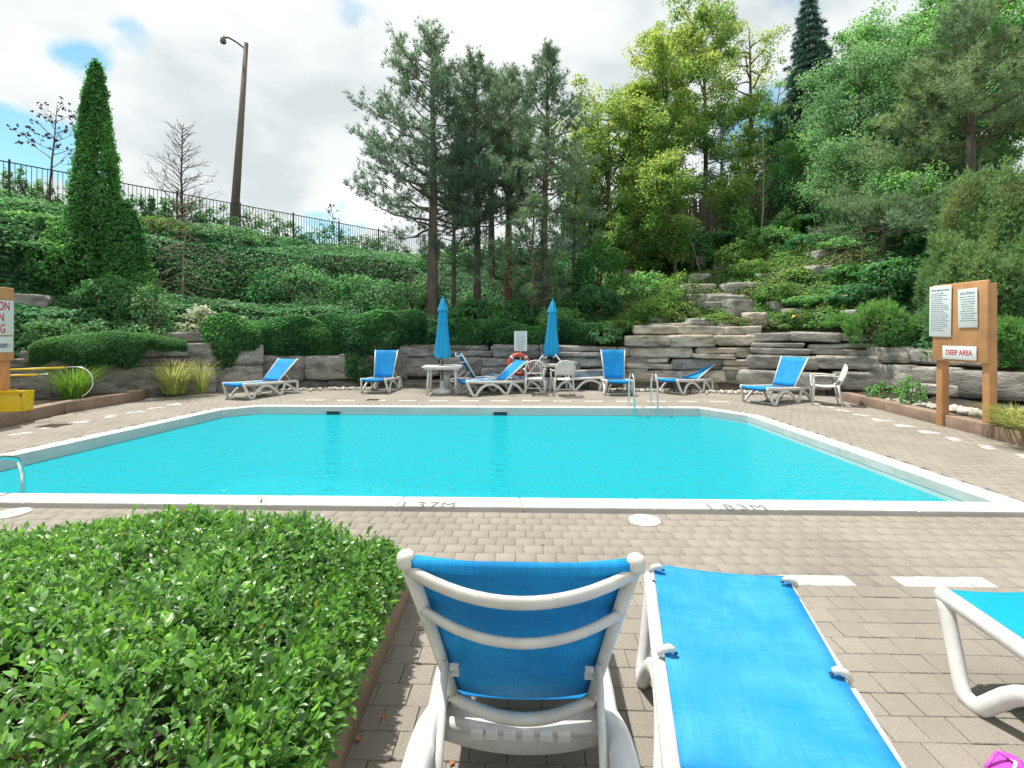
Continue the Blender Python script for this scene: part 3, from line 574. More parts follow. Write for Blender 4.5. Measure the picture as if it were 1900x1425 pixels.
fm = t.nodes.new('ShaderNodeMath'); fm.operation = 'MULTIPLY'; fm.inputs[1].default_value = 0.62; gb = t.nodes.new('ShaderNodeNewGeometry'); inv = t.nodes.new('ShaderNodeMath'); inv.operation = 'SUBTRACT'; inv.inputs[0].default_value = 1; t.links.new(gb.outputs['Backfacing'], inv.inputs[1]); f2_ = t.nodes.new('ShaderNodeMath'); f2_.operation = 'MULTIPLY'; t.links.new(fr.outputs[0], f2_.inputs[0]); t.links.new(inv.outputs[0], f2_.inputs[1]); t.links.new(f2_.outputs[0], fm.inputs[0])
tr.inputs[0].default_value = (0.40, 0.95, 1.0, 1)
t.links.new(fm.outputs[0], mxs.inputs[0]); df = t.nodes.new('ShaderNodeBsdfDiffuse'); df.inputs[0].default_value = (0.01, 0.41, 0.49, 1); t.links.new(bp.outputs[0], df.inputs['Normal'])
md = t.nodes.new('ShaderNodeMixShader'); md.inputs[0].default_value = 0.78; t.links.new(tr.outputs[0], md.inputs[1]); t.links.new(df.outputs[0], md.inputs[2]); t.links.new(md.outputs[0], mxs.inputs[1]); t.links.new(gl.outputs[0], mxs.inputs[2]); t.links.new(mxs.outputs[0], wo.inputs['Surface'])

wm2 = bpy.data.materials.new('pool_water_body'); wm2.use_nodes = True; t = wm2.node_tree; t.nodes.clear()
wo = t.nodes.new('ShaderNodeOutputMaterial'); tr = t.nodes.new('ShaderNodeBsdfTransparent'); t.links.new(tr.outputs[0], wo.inputs['Surface'])
wp = inset(OUT, 0.258); wl = inset(OUT, 0.553)
me = bpy.data.meshes.new('water')
me.from_pydata([(x, y, WZ) for x, y in wp]+[(x, y, floor_z(x)+0.253) for x, y in wp]+[(x, y, floor_z(x)+0.004) for x, y in wl], [],
    [tuple(range(n))]+[(n+i, n+(i+1) % n, (i+1) % n, i) for i in range(n)]+[(2*n+i, 2*n+(i+1) % n, n+(i+1) % n, n+i) for i in range(n)]+[tuple(range(3*n-1, 2*n-1, -1))])
me.materials.append(wm); me.materials.append(wm2)
for i, pg in enumerate(me.polygons): pg.material_index = 0 if i == 0 else 1
me.update(); tag(link('water', me), kind='structure')
cop = bpy.data.objects.new('pool_coping', None); COL.objects.link(cop); tag(cop, kind='structure')
for i in range(n):
    a0, a1 = Vector(OUT[i-1]), Vector(OUT[i]); b0, b1 = Vector(INN[i-1]), Vector(INN[i]); L = (a1-a0).length; k = max(1, round(L/1.22))
    for j in range(k):
        f0 = j/k+(0.003/L if j else 0); f1 = (j+1)/k-(0.003/L if j < k-1 else 0)
        q = [a0.lerp(a1, f0), a0.lerp(a1, f1), b0.lerp(b1, f1), b0.lerp(b1, f0)]; c = (q[0]+q[2])/2
        mb = MB(); tz = 0.014+random.uniform(-0.001, 0.001); e_ = 0.012
        ins = [p+(c-p).normalized()*e_*1.2 for p in q]
        mb.add([(p.x, p.y, -0.09) for p in q]+[(p.x, p.y, tz-0.008) for p in q]+[(p.x, p.y, tz) for p in ins],
               [(0, 1, 5, 4), (1, 2, 6, 5), (2, 3, 7, 6), (3, 0, 4, 7), (4, 5, 9, 8), (5, 6, 10, 9), (6, 7, 11, 10), (7, 4, 8, 11), (8, 9, 10, 11), (3, 2, 1, 0)])
        mb.build('coping_slab', M['coping'], cop)
def deck_text(s, px, py, w):
    p = GR(px, py, 0.017); t = thing('depth_marking', 'grey painted depth number %s on the near white coping' % s, 'marking', p, -0.026)
    for ch, x in zip(s, (-0.205, -0.125, -0.045, 0.075, 0.205)):
        me_ = text_mesh('painted_character', ch, 0.19, M['ink_grey'], 0.0006, sx=1.0, off=0.0); o = link('painted_character', me_, t, (x*w/0.53, 0, 0))
deck_text('1.37M', 790, 936.5, 0.53); deck_text('1.83M', 1362, 941.0, 0.56)
# skimmer mouths in the far pool wall, drains on the floor
for px in (618, 928):
    Z = 10.40-0.026*((px-CX)/F*10.4); x = (px-CX)/F*10.35
    t = thing('skimmer_opening', 'dark skimmer mouth in the far pool wall, %s one' % ('left' if px < 700 else 'right'), 'skimmer', (x, 10.26-0.027*x-0.232, -0.12), -0.026, 'skimmer mouths in the far pool wall')
    mb = MB(); mb.box((0, 0.228, 0.0), (0.28, 0.02, 0.085)); mb.build('mouth', M['black'], t)
    mb = MB(); 
    for sx, sz, w, h in ((0, 0.05, 0.33, 0.012), (0, -0.055, 0.33, 0.012), (-0.155, 0, 0.018, 0.1), (0.155, 0, 0.018, 0.1)): mb.box((sx, 0.213, sz), (w, 0.02, h))
    mb.build('frame', M['coping'], t)
for x, y in ((2.45, 7.6), (1.80, 7.75)):
    mb = MB(); mb.lathe([(0.16, 0), (0.16, 0.02), (0.12, 0.035), (0.0001, 0.04)], 20)
    o = mb.build('floor_drain', M['black'], None, (x, y, floor_z(x)+0.01)); tag(o, 'dark round drain on the pool floor, %s of the two' % ('right' if x > 2 else 'left'), 'drain', 'drains on the pool floor')

# ------------------------------------------------------------------ paved deck
patio = bpy.data.objects.new('patio', None); COL.objects.link(patio); tag(patio, kind='structure')
PW, PD = 0.146, 0.132; th = -0.026; ct, st = math.cos(th), math.sin(th)
DECK = [(-14, 0.3), (14, 0.3), (9.6, 2), (7.35, 6.0), (7.95, 11.6), (9.2, 12.4), (7.5, 14.6), (-5, 15.4), (-9.0, 13.6), (-9.2, 12.0), (-8.55, 8.0), (-10.5, 5.0)]
ii, jj = np.meshgrid(np.arange(-110, 110), np.arange(0, 125)); ii = ii.ravel(); jj = jj.ravel()
jx = (jj % 2)*0.5+((jj*7) % 3-1)*0.06
lx = (ii+jx)*PW; ly = jj*PD+0.02; X = lx*ct-ly*st; Y = lx*st+ly*ct
outer = OUT
keep = inside(DECK, X, Y)
for dx, dy in ((0, 0), (0.07, 0.06), (-0.07, 0.06), (0.07, -0.06), (-0.07, -0.06)): keep &= ~inside(outer, X+dx, Y+dy)
keep &= ~((X < -0.76) & (Y < 2.94) & (Y > 0.2) & (X > -5))
X, Y, I, J = X[keep], Y[keep], ii[keep], jj[keep]
sx = CX+X/Y*F; sy = HY+EYE*F/Y; vis = (sx > -40) & (sx < 1940) & (sy < 1500)
white = np.zeros(len(X), bool)
rw = J == int(round((3.22)/PD))                      # dashed white rows that run all round the pool
white |= rw & (((X > 1.74) & (X < 2.16)) | ((X > 2.47) & (X < 3.02)) | (X > 3.5) & (((I+1000) % 6) < 3) & (X < 8))
far_row = np.abs(Y-(11.42-0.026*X)) < PD*0.5; white |= far_row & (((I+1000) % 5) < 3) & (X > -5) & (X < 5.5)
white |= (np.abs(X-6.62-(Y-6)*0.04) < PW*0.55) & ((J % 4) < 2) & (Y > 4.2) & (Y < 11)
white |= (np.abs(X+8.0-(Y-6)*0.10) < PW*0.55) & ((J % 4) < 2) & (Y > 5.0) & (Y < 11.3)
order = np.argsort(Y+np.abs(X)*0.15+np.where(vis, 0, 100)); single = order[:300]
def paver_mesh(name, m, seed):
    r = random.Random(seed); hx, hy = PW/2-0.0012, PD/2-0.0012; mb = MB(); j = lambda a: r.uniform(-a, a)
    lo = [(sx_*hx+j(0.0015), sy_*hy+j(0.0015)) for sx_, sy_ in ((-1, -1), (1, -1), (1, 1), (-1, 1))]; dz = [j(0.0012) for _ in range(4)]
    mb.add([(x, y, -0.06) for x, y in lo]+[(x, y, -0.003+dz[i]) for i, (x, y) in enumerate(lo)]+[(x*0.966, y*0.962, dz[i]) for i, (x, y) in enumerate(lo)],
           [(0, 1, 5, 4), (1, 2, 6, 5), (2, 3, 7, 6), (3, 0, 4, 7), (4, 5, 9, 8), (5, 6, 10, 9), (6, 7, 11, 10), (7, 4, 8, 11), (8, 9, 10, 11)])
    return mb.mesh(name, m)
pm = [paver_mesh('paver', M['paver'], s) for s in range(6)]; pw = paver_mesh('paver', M['paver_white'], 50)
for k in single:
    o = link('paver', pw if white[k] else random.choice(pm), patio, (X[k], Y[k], random.uniform(-0.0018, 0.0018))); o.rotation_euler = (0, 0, th+random.uniform(-0.004, 0.004)+(PI if random.random() < 0.5 else 0))
rest = np.ones(len(X), bool); rest[single] = False
for wh, m_, nm in ((False, M['paver'], 'pavers'), (True, M['paver_white'], 'white_pavers')):
    k = np.where(rest & (white == wh))[0]; nk = len(k); hx, hy = PW/2-0.0012, PD/2-0.0012
    base_ = np.array([(sx_*hx*s_, sy_*hy*s_, z_) for s_, z_ in ((1, -0.06), (1, -0.003), (0.966, 0.0)) for sx_, sy_ in ((-1, -1), (1, -1), (1, 1), (-1, 1))])
    a = th+RNG.normal(size=nk)*0.003; bx = base_[None, :, 0]+0*a[:, None]; by = base_[None, :, 1]+0*a[:, None]
    V = np.stack([X[k][:, None]+bx*np.cos(a)[:, None]-by*np.sin(a)[:, None], Y[k][:, None]+bx*np.sin(a)[:, None]+by*np.cos(a)[:, None], base_[None, :, 2]+RNG.uniform(-0.0018, 0.0018, nk)[:, None]], axis=2).reshape(-1, 3)
    fq = np.array([(0, 1, 5, 4), (1, 2, 6, 5), (2, 3, 7, 6), (3, 0, 4, 7), (4, 5, 9, 8), (5, 6, 10, 9), (6, 7, 11, 10), (7, 4, 8, 11), (8, 9, 10, 11)])
    Fc = (np.arange(nk)[:, None, None]*12+fq[None]).reshape(-1, 4); o = link(nm, np_mesh(nm, V, Fc, m_), patio); tag(o, kind='stuff')
# white skimmer lids in the near deck, dark drain grates
for px, py, lab in ((1196, 966, 'round white skimmer lid set in the near paving by the coping, right one'), (22, 953, 'round white skimmer lid set in the near paving at the left edge')):
    t = thing('skimmer_cover', lab, 'cover', GR(px, py, 0.0), 0, 'skimmer lids'); mb = MB(); mb.lathe([(0.134, -0.03), (0.134, 0.006), (0.130, 0.009), (0.0001, 0.0095)], 32); mb.build('cover_plate', M['paver_white'], t)
    mb = MB(); mb.lathe([(0.012, 0.0096), (0.012, 0.0125), (0.0001, 0.0125)], 10); mb.build('screw', M['steel'], t)
for px, py, w, lab in ((692, 742, 0.24, 'small dark drain grate in the far paving before the lounger'), (100, 790, 0.32, 'dark drain grate in the paving by the left curb')):
    t = thing('drain_grate', lab, 'drain', GR(px, py, 0.0)); mb = MB()
    for k in range(7): mb.box((0, -w/2+(k+0.5)*w/7, 0.005), (w, w/14, 0.01))
    mb.box((-w/2-0.01, 0, 0.0045), (0.02, w, 0.012)); mb.box((w/2+0.01, 0, 0.0045), (0.02, w, 0.012)); mb.build('grate', M['grate'], t)

# ------------------------------------------------------------------ terrain: the bank that rises round the pool
COLS = [(-1500, 4.0, 7.0), (-700, 6.2, 10.5), (-300, 8.2, 13.5), (0, 9.9, 16.6), (250, 12.2, 19.8), (450, 13.9, 23.0), (740, 14.7, 28.5), (950, 14.5, 27.5), (1150, 14.2, 25.5), (1300, 13.8, 23.2), (1450, 13.3, 21.2), (1600, 11.9, 18.4), (1750, 10.2, 15.6), (1900, 8.9, 13.6), (2200, 7.3, 11.5), (2600, 5.8, 9.5), (3600, 4.0, 7.0)]
cxs, tz_, cz_ = map(np.array, zip(*COLS)); cxs = cxs.astype(float); tz_ = tz_+0.55
TN = Lump(np.random.default_rng(3), 24, 0.35, 2.2)
PROF_L = ([0, 0.07, 0.28, 0.42, 0.60, 1.0], [1.0, 2.0, 2.35, 4.5, 5.1, 6.0])
PROF_M = ([0, 0.05, 0.35, 0.6, 1.0], [1.1, 1.45, 2.8, 4.3, 6.0])
PROF_R = ([0, 0.05, 0.3, 0.55, 0.8, 1.0], [1.65, 1.95, 3.0, 4.1, 5.3, 6.0])
PROF_RR = ([0, 0.05, 0.3, 0.55, 0.8, 1.0], [0.9, 1.2, 2.4, 3.8, 5.2, 6.0])
def terr(px, t):
    px = np.asarray(px, float); t = np.asarray(t, float); Z = np.interp(px, cxs, tz_)*(1-t)+np.interp(px, cxs, cz_)*t; X_ = (px-CX)/F*Z
    zl = np.interp(t, *PROF_L); zm = np.interp(t, *PROF_M); zr = np.interp(t, *PROF_R); zrr = np.interp(t, *PROF_RR)
    w1 = np.clip((px-760)/110, 0, 1); w2 = np.clip((px-1080)/120, 0, 1); w3 = np.clip((px-1560)/120, 0, 1)
    z = zl*(1-w1)+zm*w1; z = z*(1-w2)+zr*w2; z = z*(1-w3)+zrr*w3
    z = z+0.22*TN(np.stack([X_, Z, 0*Z], axis=-1).reshape(-1, 3)).reshape(z.shape)*np.clip(t*6, 0, 1)*np.clip((1-t)*5, 0, 1)
    return np.stack([X_, Z, z], axis=-1)
def terr_hit(px, py):
    ts = np.linspace(0.01, 1, 300); q = terr(np.full(300, float(px)), ts); yy = HY-(q[:, 2]-EYE)*F/q[:, 1]
    k = np.where(yy <= py)[0]; i = k[0] if len(k) else 299; return Vector(q[i])
def terr_at(px, Z):
    t0 = np.interp(px, cxs, tz_); t1 = np.interp(px, cxs, cz_); return Vector(terr(px, min(1, max(0, (Z-t0)/(t1-t0)))))
U = np.concatenate([np.arange(-1500, -400, 100), np.arange(-400, 2400, 12), np.arange(2400, 3601, 100)]).astype(float); Tt = np.linspace(0, 1, 46)
uu, tt = np.meshgrid(U, Tt, indexing='ij'); G3 = terr(uu, tt)
foot = G3[:, 0].copy(); foot[:, 2] = -0.2; foot2 = foot.copy(); back = G3[:, -1].copy()
ext = back*np.array([10, 10, 1.0]); G4 = np.concatenate([foot[:, None], G3, ext[:, None]], axis=1); nu, nv = G4.shape[:2]
idx = np.arange(nu*nv).reshape(nu, nv); Fc = np.stack([idx[:-1, :-1], idx[1:, :-1], idx[1:, 1:], idx[:-1, 1:]], axis=-1).reshape(-1, 4)
tag(link('bank_terrain', np_mesh('bank_terrain', G4.reshape(-1, 3), Fc, M['ground'])), kind='structure')

# ivy and creeper over the bank: nobody could count it
def ivy_patch(name, px0, px1, t0, t1, n, m, seed, leaf=0.10, lift=0.22, cut=None, dn=0.35, up=0.45, fadepow=1.0, fn=None):
    rng = np.random.default_rng(seed); px = rng.uniform(px0, px1, n); t = t0+(t1-t0)*rng.random(n)**fadepow
    p = terr(px, t); e_ = 0.004; du = terr(px+4, t)-p; dt = terr(px, t+e_)-p; nr = unit(np.cross(du, dt)); nr *= np.sign(nr[:, 2:3]+1e-6)
    lf = Lump(rng, 26, 0.8, 4.5); a = lf(p); h = lift*np.clip(0.45+0.6*a, 0.02, 1.6)
    c = p+nr*(h*(1-0.5*rng.random(n)**2))[:, None]+rng.normal(size=p.shape)*0.03
    if cut is not None: k = lf(p*0.6+7) > cut; c, nr, p, a = c[k], nr[k], p[k], a[k]
    if fn is not None: k = fn(p, c); c, nr, p, a = c[k], nr[k], p[k], a[k]
    g2 = unit(nr*0.7+rng.normal(size=nr.shape)*dn+np.array([0, -0.25, up]))
    tint = np.clip(0.35+0.35*a+0.35*(rng.random(len(c))-0.3), 0, 1)
    o = link(name, leaves(name, c, g2, leaf*rng.uniform(0.6, 1.35, len(c)), leaf*0.85*rng.uniform(0.7, 1.2, len(c)), m, rng, tint)); return o
tag(ivy_patch('creeper_ground_cover', -350, 1120, 0.0, 1.02, 150000, M['ivy'], 11, 0.115, 0.42), 'dense dark green creeper covering the left and middle bank up to the iron fence', 'creeper', kind='stuff')
tag(ivy_patch('rockery_ground_cover', 1080, 1640, 0.0, 1.02, 110000, M['rock_plant'], 12, 0.09, 0.50, cut=-0.9), 'yellow-green low plants and heather spilling between the rocks on the right slope', 'ground cover', kind='stuff')
tag(ivy_patch('bank_creeper', 1540, 2300, 0.0, 1.02, 42000, M['ivy'], 13, 0.10, 0.35), 'green creeper mass behind the right sign board', 'creeper', kind='stuff')
# creeper hanging in front of the left wall of rocks
def curtain(name, px0, px1, Z0, Z1, ztop, zbot, n, seed, m, lab, leaf=0.125, thick=0.35, kind='stuff'):
    rng = np.random.default_rng(seed); f = rng.random(n); px = px0+(px1-px0)*f; Z = Z0+(Z1-Z0)*f; lf = Lump(rng, 22, 1.0, 4.5)
    h = rng.random(n); X_ = (px-CX)/F*Z; base_ = np.stack([X_, Z, 0*Z], axis=1); env = np.sin(np.clip(f, 0.0, 1)*PI)**0.30; md = (ztop+zbot)/2; top = md+(ztop-md)*(0.35+0.65*env)+0.26*lf(base_*1.5); bot = md+(zbot-md)*(0.1+0.9*env)+0.42*lf(base_*2.6+5); z = bot+(top-bot)*h
    bul = (0.3+0.7*env)*thick*(np.sin(np.clip(h*0.85+0.15, 0, 1)*PI)**0.6)*(0.75+0.45*lf(np.stack([X_, Z, z], axis=1)*1.9)); c = np.stack([X_*(1-bul/Z), Z-bul*(0.75+0.25*rng.random(n)), z], axis=1)
    g2 = unit(rng.normal(size=c.shape)*0.5+np.stack([0*h, -0.6+0*h, 0.7+0.7*(h > 0.85)], axis=1))
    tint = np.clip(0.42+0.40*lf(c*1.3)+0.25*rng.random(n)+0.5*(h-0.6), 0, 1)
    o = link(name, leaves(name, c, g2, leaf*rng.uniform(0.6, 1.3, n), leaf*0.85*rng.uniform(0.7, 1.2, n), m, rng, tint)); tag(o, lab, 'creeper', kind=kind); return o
curtain('hanging_creeper', 560, 790, 14.55, 14.55, 2.25, 0.85, 13000, 21, M['ivy'], 'rounded mound of green creeper hanging over the wall beside the left umbrella', thick=0.5)
curtain('hanging_creeper', 420, 650, 14.0, 14.5, 2.0, 0.85, 13000, 22, M['ivy'], 'lower mound of green creeper with pale leaf tops hanging over the wall behind the left lounger', thick=0.45)
curtain('hanging_creeper', 375, 500, 13.3, 14.1, 2.1, 0.85, 8000, 23, M['ivy'], 'narrow creeper fall between the stacked rocks and the lower mound', thick=0.5)
curtain('hanging_creeper', 770, 1130, 14.75, 14.5, 1.95, 1.20, 9000, 24, M['ivy'], 'low creeper fringe on top of the wall behind the umbrellas', thick=0.35)

curtain('hanging_yew', 55, 345, 10.55, 12.35, 1.62, 0.80, 17000, 25, M['yew'], 'dark feathery yew growth draping over the left wall of slabs', leaf=0.085, thick=0.55)
curtain('hanging_creeper', 640, 700, 14.1, 14.25, 1.05, 0.45, 1100, 26, M['ivy'], 'thin strands of creeper trailing down the wall behind the left upright lounger', leaf=0.09, thick=0.15)
# ------------------------------------------------------------------ stones
def stone_mesh(seed, nx=9, ny=3, nz=5):
    rng = np.random.default_rng(seed); bm = bmesh.new(); V = {}; lf = Lump(rng, 12, 1.5, 6.0); lf2 = Lump(rng, 12, 5, 12)
    def g_(i, j, k):
        if (i, j, k) in V: return V[(i, j, k)]
        u_ = np.array([2*i/nx-1, 2*j/ny-1, 2*k/nz-1]); p6 = (np.sum(np.abs(u_*np.array([0.985, 0.93, 0.93]))**9))**(1/9); q = u_/max(p6, 1e-6)*max(np.max(np.abs(u_)), 1e-6) if p6 > 1 else u_
        q = q*np.array([1, 1, 1.0]); w = q*(1+0.045*lf(q[None]*1.2)[0]*1.5+0.03*lf2(q[None])[0]); V[(i, j, k)] = bm.verts.new(tuple(w*0.5)); return V[(i, j, k)]
    for i in range(nx):
        for j in range(ny):
            for k in (0, nz): bm.faces.new((g_(i, j, k), g_(i+1, j, k), g_(i+1, j+1, k), g_(i, j+1, k)))
        for k in range(nz):
            for j in (0, ny): bm.faces.new((g_(i, j, k), g_(i+1, j, k), g_(i+1, j, k+1), g_(i, j, k+1)))
    for j in range(ny):
        for k in range(nz):
            for i in (0, nx): bm.faces.new((g_(i, j, k), g_(i, j+1, k), g_(i, j+1, k+1), g_(i, j, k+1)))
    bmesh.ops.recalc_face_normals(bm, faces=bm.faces); me_ = bpy.data.meshes.new('stone'); bm.to_mesh(me_); bm.free(); me_.polygons.foreach_set('use_smooth', [True]*len(me_.polygons)); return me_
STM = {}
for key in ('stone', 'stone_tan', 'stone_dark'):
    STM[key] = []
    for s in range(6):
        me_ = stone_mesh(100+s); me_.materials.append(M[key]); STM[key].append(me_)
def stone(parent, c, d, rz, key, tilt=0.0, name='stone'):
    o = link(name, random.choice(STM[key]), parent, c); o.scale = d; o.rotation_euler = (random.uniform(-0.03, 0.03), tilt+random.uniform(-0.015, 0.015), rz+random.choice((0, PI))+random.uniform(-0.05, 0.05)); return o
def wall(label, runs):
    w = thing('stone_wall', label, 'stone wall', (0, 0, 0))
    for p0, p1, rows, key in runs:
        p0 = Vector(p0); p1 = Vector(p1); d = (p1-p0); L = d.length; d.normalize(); rz = math.atan2(d.y, d.x); nrm = Vector((-d.y, d.x)); nrm = nrm if nrm.y > 0 else -nrm
        for z0, z1, l0, l1, back_ in rows:
            s = -random.uniform(0, 0.4)
            while s < L:
                l = random.uniform(l0, l1); l = min(l, L+0.25-s)
                if l < 0.25: break
                c = p0+d*(s+l/2)+nrm*(0.32+back_+random.uniform(-0.10, 0.12)); h = z1-z0
                kk = key if random.random() < 0.72 else random.choice(('stone', 'stone_dark', key)); zc = (z0+z1)/2+random.uniform(-0.02, 0.02)
                if h > 0.26 and l > 0.8 and random.random() < 0.22:
                    f_ = random.uniform(0.4, 0.6); stone(w, (c.x, c.y, z0+h*f_/2), (l*1.03, 0.66, h*f_*0.96), rz, kk, random.uniform(-0.02, 0.02)); stone(w, (c.x+random.uniform(-0.06, 0.06), c.y+0.05, z0+h*f_+h*(1-f_)/2), (l*random.uniform(0.85, 1.0), 0.62, h*(1-f_)*0.97), rz, key, random.uniform(-0.03, 0.03))
                else: stone(w, (c.x, c.y, zc), (l*1.03, 0.66, h*random.uniform(0.90, 1.10)), rz, kk, random.uniform(-0.035, 0.035))
                s += l+0.012
    return w
def gp(px, Z): return ((px-CX)/F*Z, Z)
wall('long stacked limestone wall of big flat blocks behind the far loungers', [
    (gp(735, 14.15), gp(935, 14.05), [(-0.05, 0.22, 0.7, 1.3, 0.06), (0.30, 0.86, 1.0, 1.7, 0.0), (0.88, 1.22, 0.8, 1.5, 0.2)], 'stone_dark'),
    (gp(925, 14.05), gp(1060, 13.9), [(-0.05, 0.28, 0.8, 1.3, 0.1), (0.32, 0.82, 1.0, 1.7, 0.0), (0.86, 1.24, 1.1, 1.9, 0.1)], 'stone_dark'),
    (gp(1050, 13.95), gp(1185, 13.7), [(-0.05, 0.24, 0.9, 1.5, 0.05), (0.26, 0.56, 0.9, 1.7, 0.0), (0.58, 0.88, 1.0, 1.8, 0.04), (0.90, 1.20, 1.0, 1.8, 0.1)], 'stone'),
    (gp(1180, 13.7), gp(1402, 13.2), [(-0.05, 0.20, 0.7, 1.4, 0.15), (0.20, 0.53, 1.0, 1.9, 0.0), (0.55, 0.86, 0.9, 1.7, 0.03), (0.88, 1.18, 1.1, 1.9, 0.08), (1.20, 1.52, 1.2, 2.0, 0.12), (1.54, 1.80, 0.9, 1.6, 0.3)], 'stone_tan'),
    (gp(1398, 13.0), gp(1615, 11.9), [(-0.05, 0.16, 0.6, 1.2, 0.2), (0.18, 0.62, 1.2, 2.2, 0.0), (0.66, 0.99, 1.2, 2.2, 0.02), (1.02, 1.32, 1.2, 2.0, 0.25), (1.36, 1.6, 0.8, 1.4, 0.45)], 'stone')])
wall('low wall of big grey boulders behind the right sign', [
    (gp(1610, 11.9), gp(1755, 10.3), [(-0.05, 0.20, 0.7, 1.2, 0.1), (0.24, 0.85, 0.9, 1.6, 0.0), (0.9, 1.25, 0.8, 1.3, 0.3)], 'stone'),
    (gp(1750, 10.3), gp(2050, 8.2), [(-0.05, 0.22, 0.8, 1.4, 0.05), (0.27, 0.86, 1.0, 1.8, 0.0), (0.9, 1.2, 0.9, 1.4, 0.3)], 'stone')])
wall('left wall of thick dark rock slabs under the creeper', [
    (gp(455, 13.65), gp(740, 14.25), [(-0.05, 0.20, 0.9, 1.6, 0.22), (0.24, 0.93, 1.6, 2.6, 0.0)], 'stone_dark'),
    (gp(325, 12.6), gp(470, 13.4), [(-0.05, 0.66, 0.9, 1.5, 0.0), (0.70, 1.30, 1.0, 1.7, 0.12), (1.34, 1.6, 0.9, 1.4, 0.5)], 'stone_dark'),
    (gp(60, 10.7), gp(330, 12.4), [(-0.05, 0.72, 1.8, 3.0, 0.0), (0.76, 1.22, 1.5, 2.4, 0.1)], 'stone_dark'),
    (gp(-300, 8.8), gp(65, 10.6), [(-0.05, 0.6, 1.4, 2.4, 0.0), (0.64, 1.05, 1.2, 2.0, 0.1)], 'stone_dark')])
# slabs showing through the plants of the rockery
rock = thing('rockery', 'weathered limestone slabs stepping up the planted right slope', 'rockery', (0, 0, 0))
for px, py, w, h, key in ((1302, 490, 42, 14, 'stone_tan'), (1345, 487, 36, 14, 'stone'), (1292, 520, 34, 12, 'stone'), (1290, 541, 52, 13, 'stone_tan'), (1300, 560, 90, 15, 'stone'), (1375, 541, 70, 18, 'stone'), (1340, 562, 60, 16, 'stone'), (1385, 455, 26, 16, 'stone_tan'), (1436, 447, 36, 14, 'stone'), (1448, 462, 30, 10, 'stone_tan'), (1476, 463, 26, 20, 'stone_tan'),
                           (1520, 440, 26, 12, 'stone'), (1522, 482, 36, 18, 'stone'), (1512, 512, 38, 20, 'stone'), (1550, 508, 26, 12, 'stone'), (1616, 497, 14, 16, 'stone'), (1440, 575, 34, 16, 'stone'), (1465, 583, 30, 10, 'stone'), (1392, 598, 30, 22, 'stone_tan'), (1300, 572, 60, 12, 'stone'), (1340, 610, 30, 14, 'stone'), (1285, 610, 40, 14, 'stone_dark'), (1170, 512, 30, 12, 'stone_dark'), (1400, 430, 20, 10, 'stone'), (1560, 560, 30, 12, 'stone'), (1250, 622, 90, 12, 'stone_tan'), (1310, 605, 70, 16, 'stone'),
                           (1575, 590, 34, 16, 'stone'), (1240, 560, 26, 10, 'stone'), (1215, 600, 30, 10, 'stone'), (1335, 500, 26, 10, 'stone'), (1420, 520, 40, 12, 'stone'), (1460, 545, 30, 14, 'stone'), (1365, 588, 34, 44, 'stone_dark')):
    p = terr_hit(px, py); k = p.y/F; stone(rock, (p.x, p.y-0.12, p.z+0.05), (w*k*1.1, 0.7, h*k*1.3), random.uniform(-0.15, 0.15), key)
p = terr_hit(20, 565); stone(rock, (p.x, p.y-0.3, p.z), (2.0, 0.8, 0.5), 0.5, 'stone_dark')
# pebbles at the foot of the wall
rng = np.random.default_rng(5); V = []; Fc = []
bmi = bmesh.new(); bmesh.ops.create_icosphere(bmi, subdivisions=1, radius=1); iv = np.array([list(v_.co) for v_ in bmi.verts]); bmi.verts.index_update(); fi = np.array([[v_.index for v_ in f.verts] for f in bmi.faces]); bmi.free()
def pebbles(lab, pts_list, n, s0=0.025, s1=0.06, m='pebble', z=0.0):
    V = []; Fc = []
    for i in range(n):
        a, b_, w = pts_list[rng.integers(len(pts_list))]; f = rng.random(); c = Vector(a).lerp(Vector(b_), f); c = np.array([c.x+rng.normal()*w*0.3, c.y+rng.normal()*w, z+0.02+rng.random()*0.03]); s = rng.uniform(s0, s1)*np.array([1, rng.uniform(0.7, 1), rng.uniform(0.5, 0.8)])
        Fc.append(fi+len(V)*len(iv)); V.append(iv*s*(1+0.1*rng.normal(size=(len(iv), 1)))+c)
    tag(link('pebbles', np_mesh('pebbles', np.concatenate(V), np.concatenate(Fc), M[m])), lab, 'pebbles', kind='stuff')
pebbles('strip of pale pebbles along the foot of the far stone wall', [((*gp(520, 13.3), 0), (*gp(700, 13.7), 0), 0.13), ((*gp(860, 13.7), 0), (*gp(940, 13.75), 0), 0.08), ((*gp(1240, 13.1), 0), (*gp(1420, 12.6), 0), 0.16), ((*gp(1130, 13.3), 0), (*gp(1250, 13.2), 0), 0.06)], 800)
pebbles('grey and white cobbles in the bed under the right sign', [((*gp(1690, 9.6), 0), (*gp(1830, 8.4), 0), 0.22)], 130, 0.05, 0.12, z=0.16)

# ------------------------------------------------------------------ curbs and planting beds
def curb(label, pts, h, w, side, name='curb'):
    t = thing(name, label, 'curb', (0, 0, 0))
    for i in range(len(pts)-1):
        a = Vector(pts[i]); b_ = Vector(pts[i+1]); d = b_-a; L = d.length; k = max(1, round(L/1.2)); rz = math.atan2(d.y, d.x); nrm = Vector((-d.y, d.x)).normalized()*side
        for j in range(k):
            c = a.lerp(b_, (j+0.5)/k)+nrm*w/2; MB().box((c.x, c.y, h/2-0.03), (L/k-0.008, w, h+0.06), rz=rz, bev=0.012).build('curb_block', M['curb'], t)
    return t
LC = [gp(-330, 5.2), gp(-160, 6.7), gp(0, 8.1), gp(120, 9.6), gp(255, 11.3), gp(285, 12.3)]
RC = [gp(1560, 11.4), gp(1640, 9.9), gp(1745, 8.35), gp(1840, 7.3), gp(1960, 6.3), gp(2200, 4.9)]
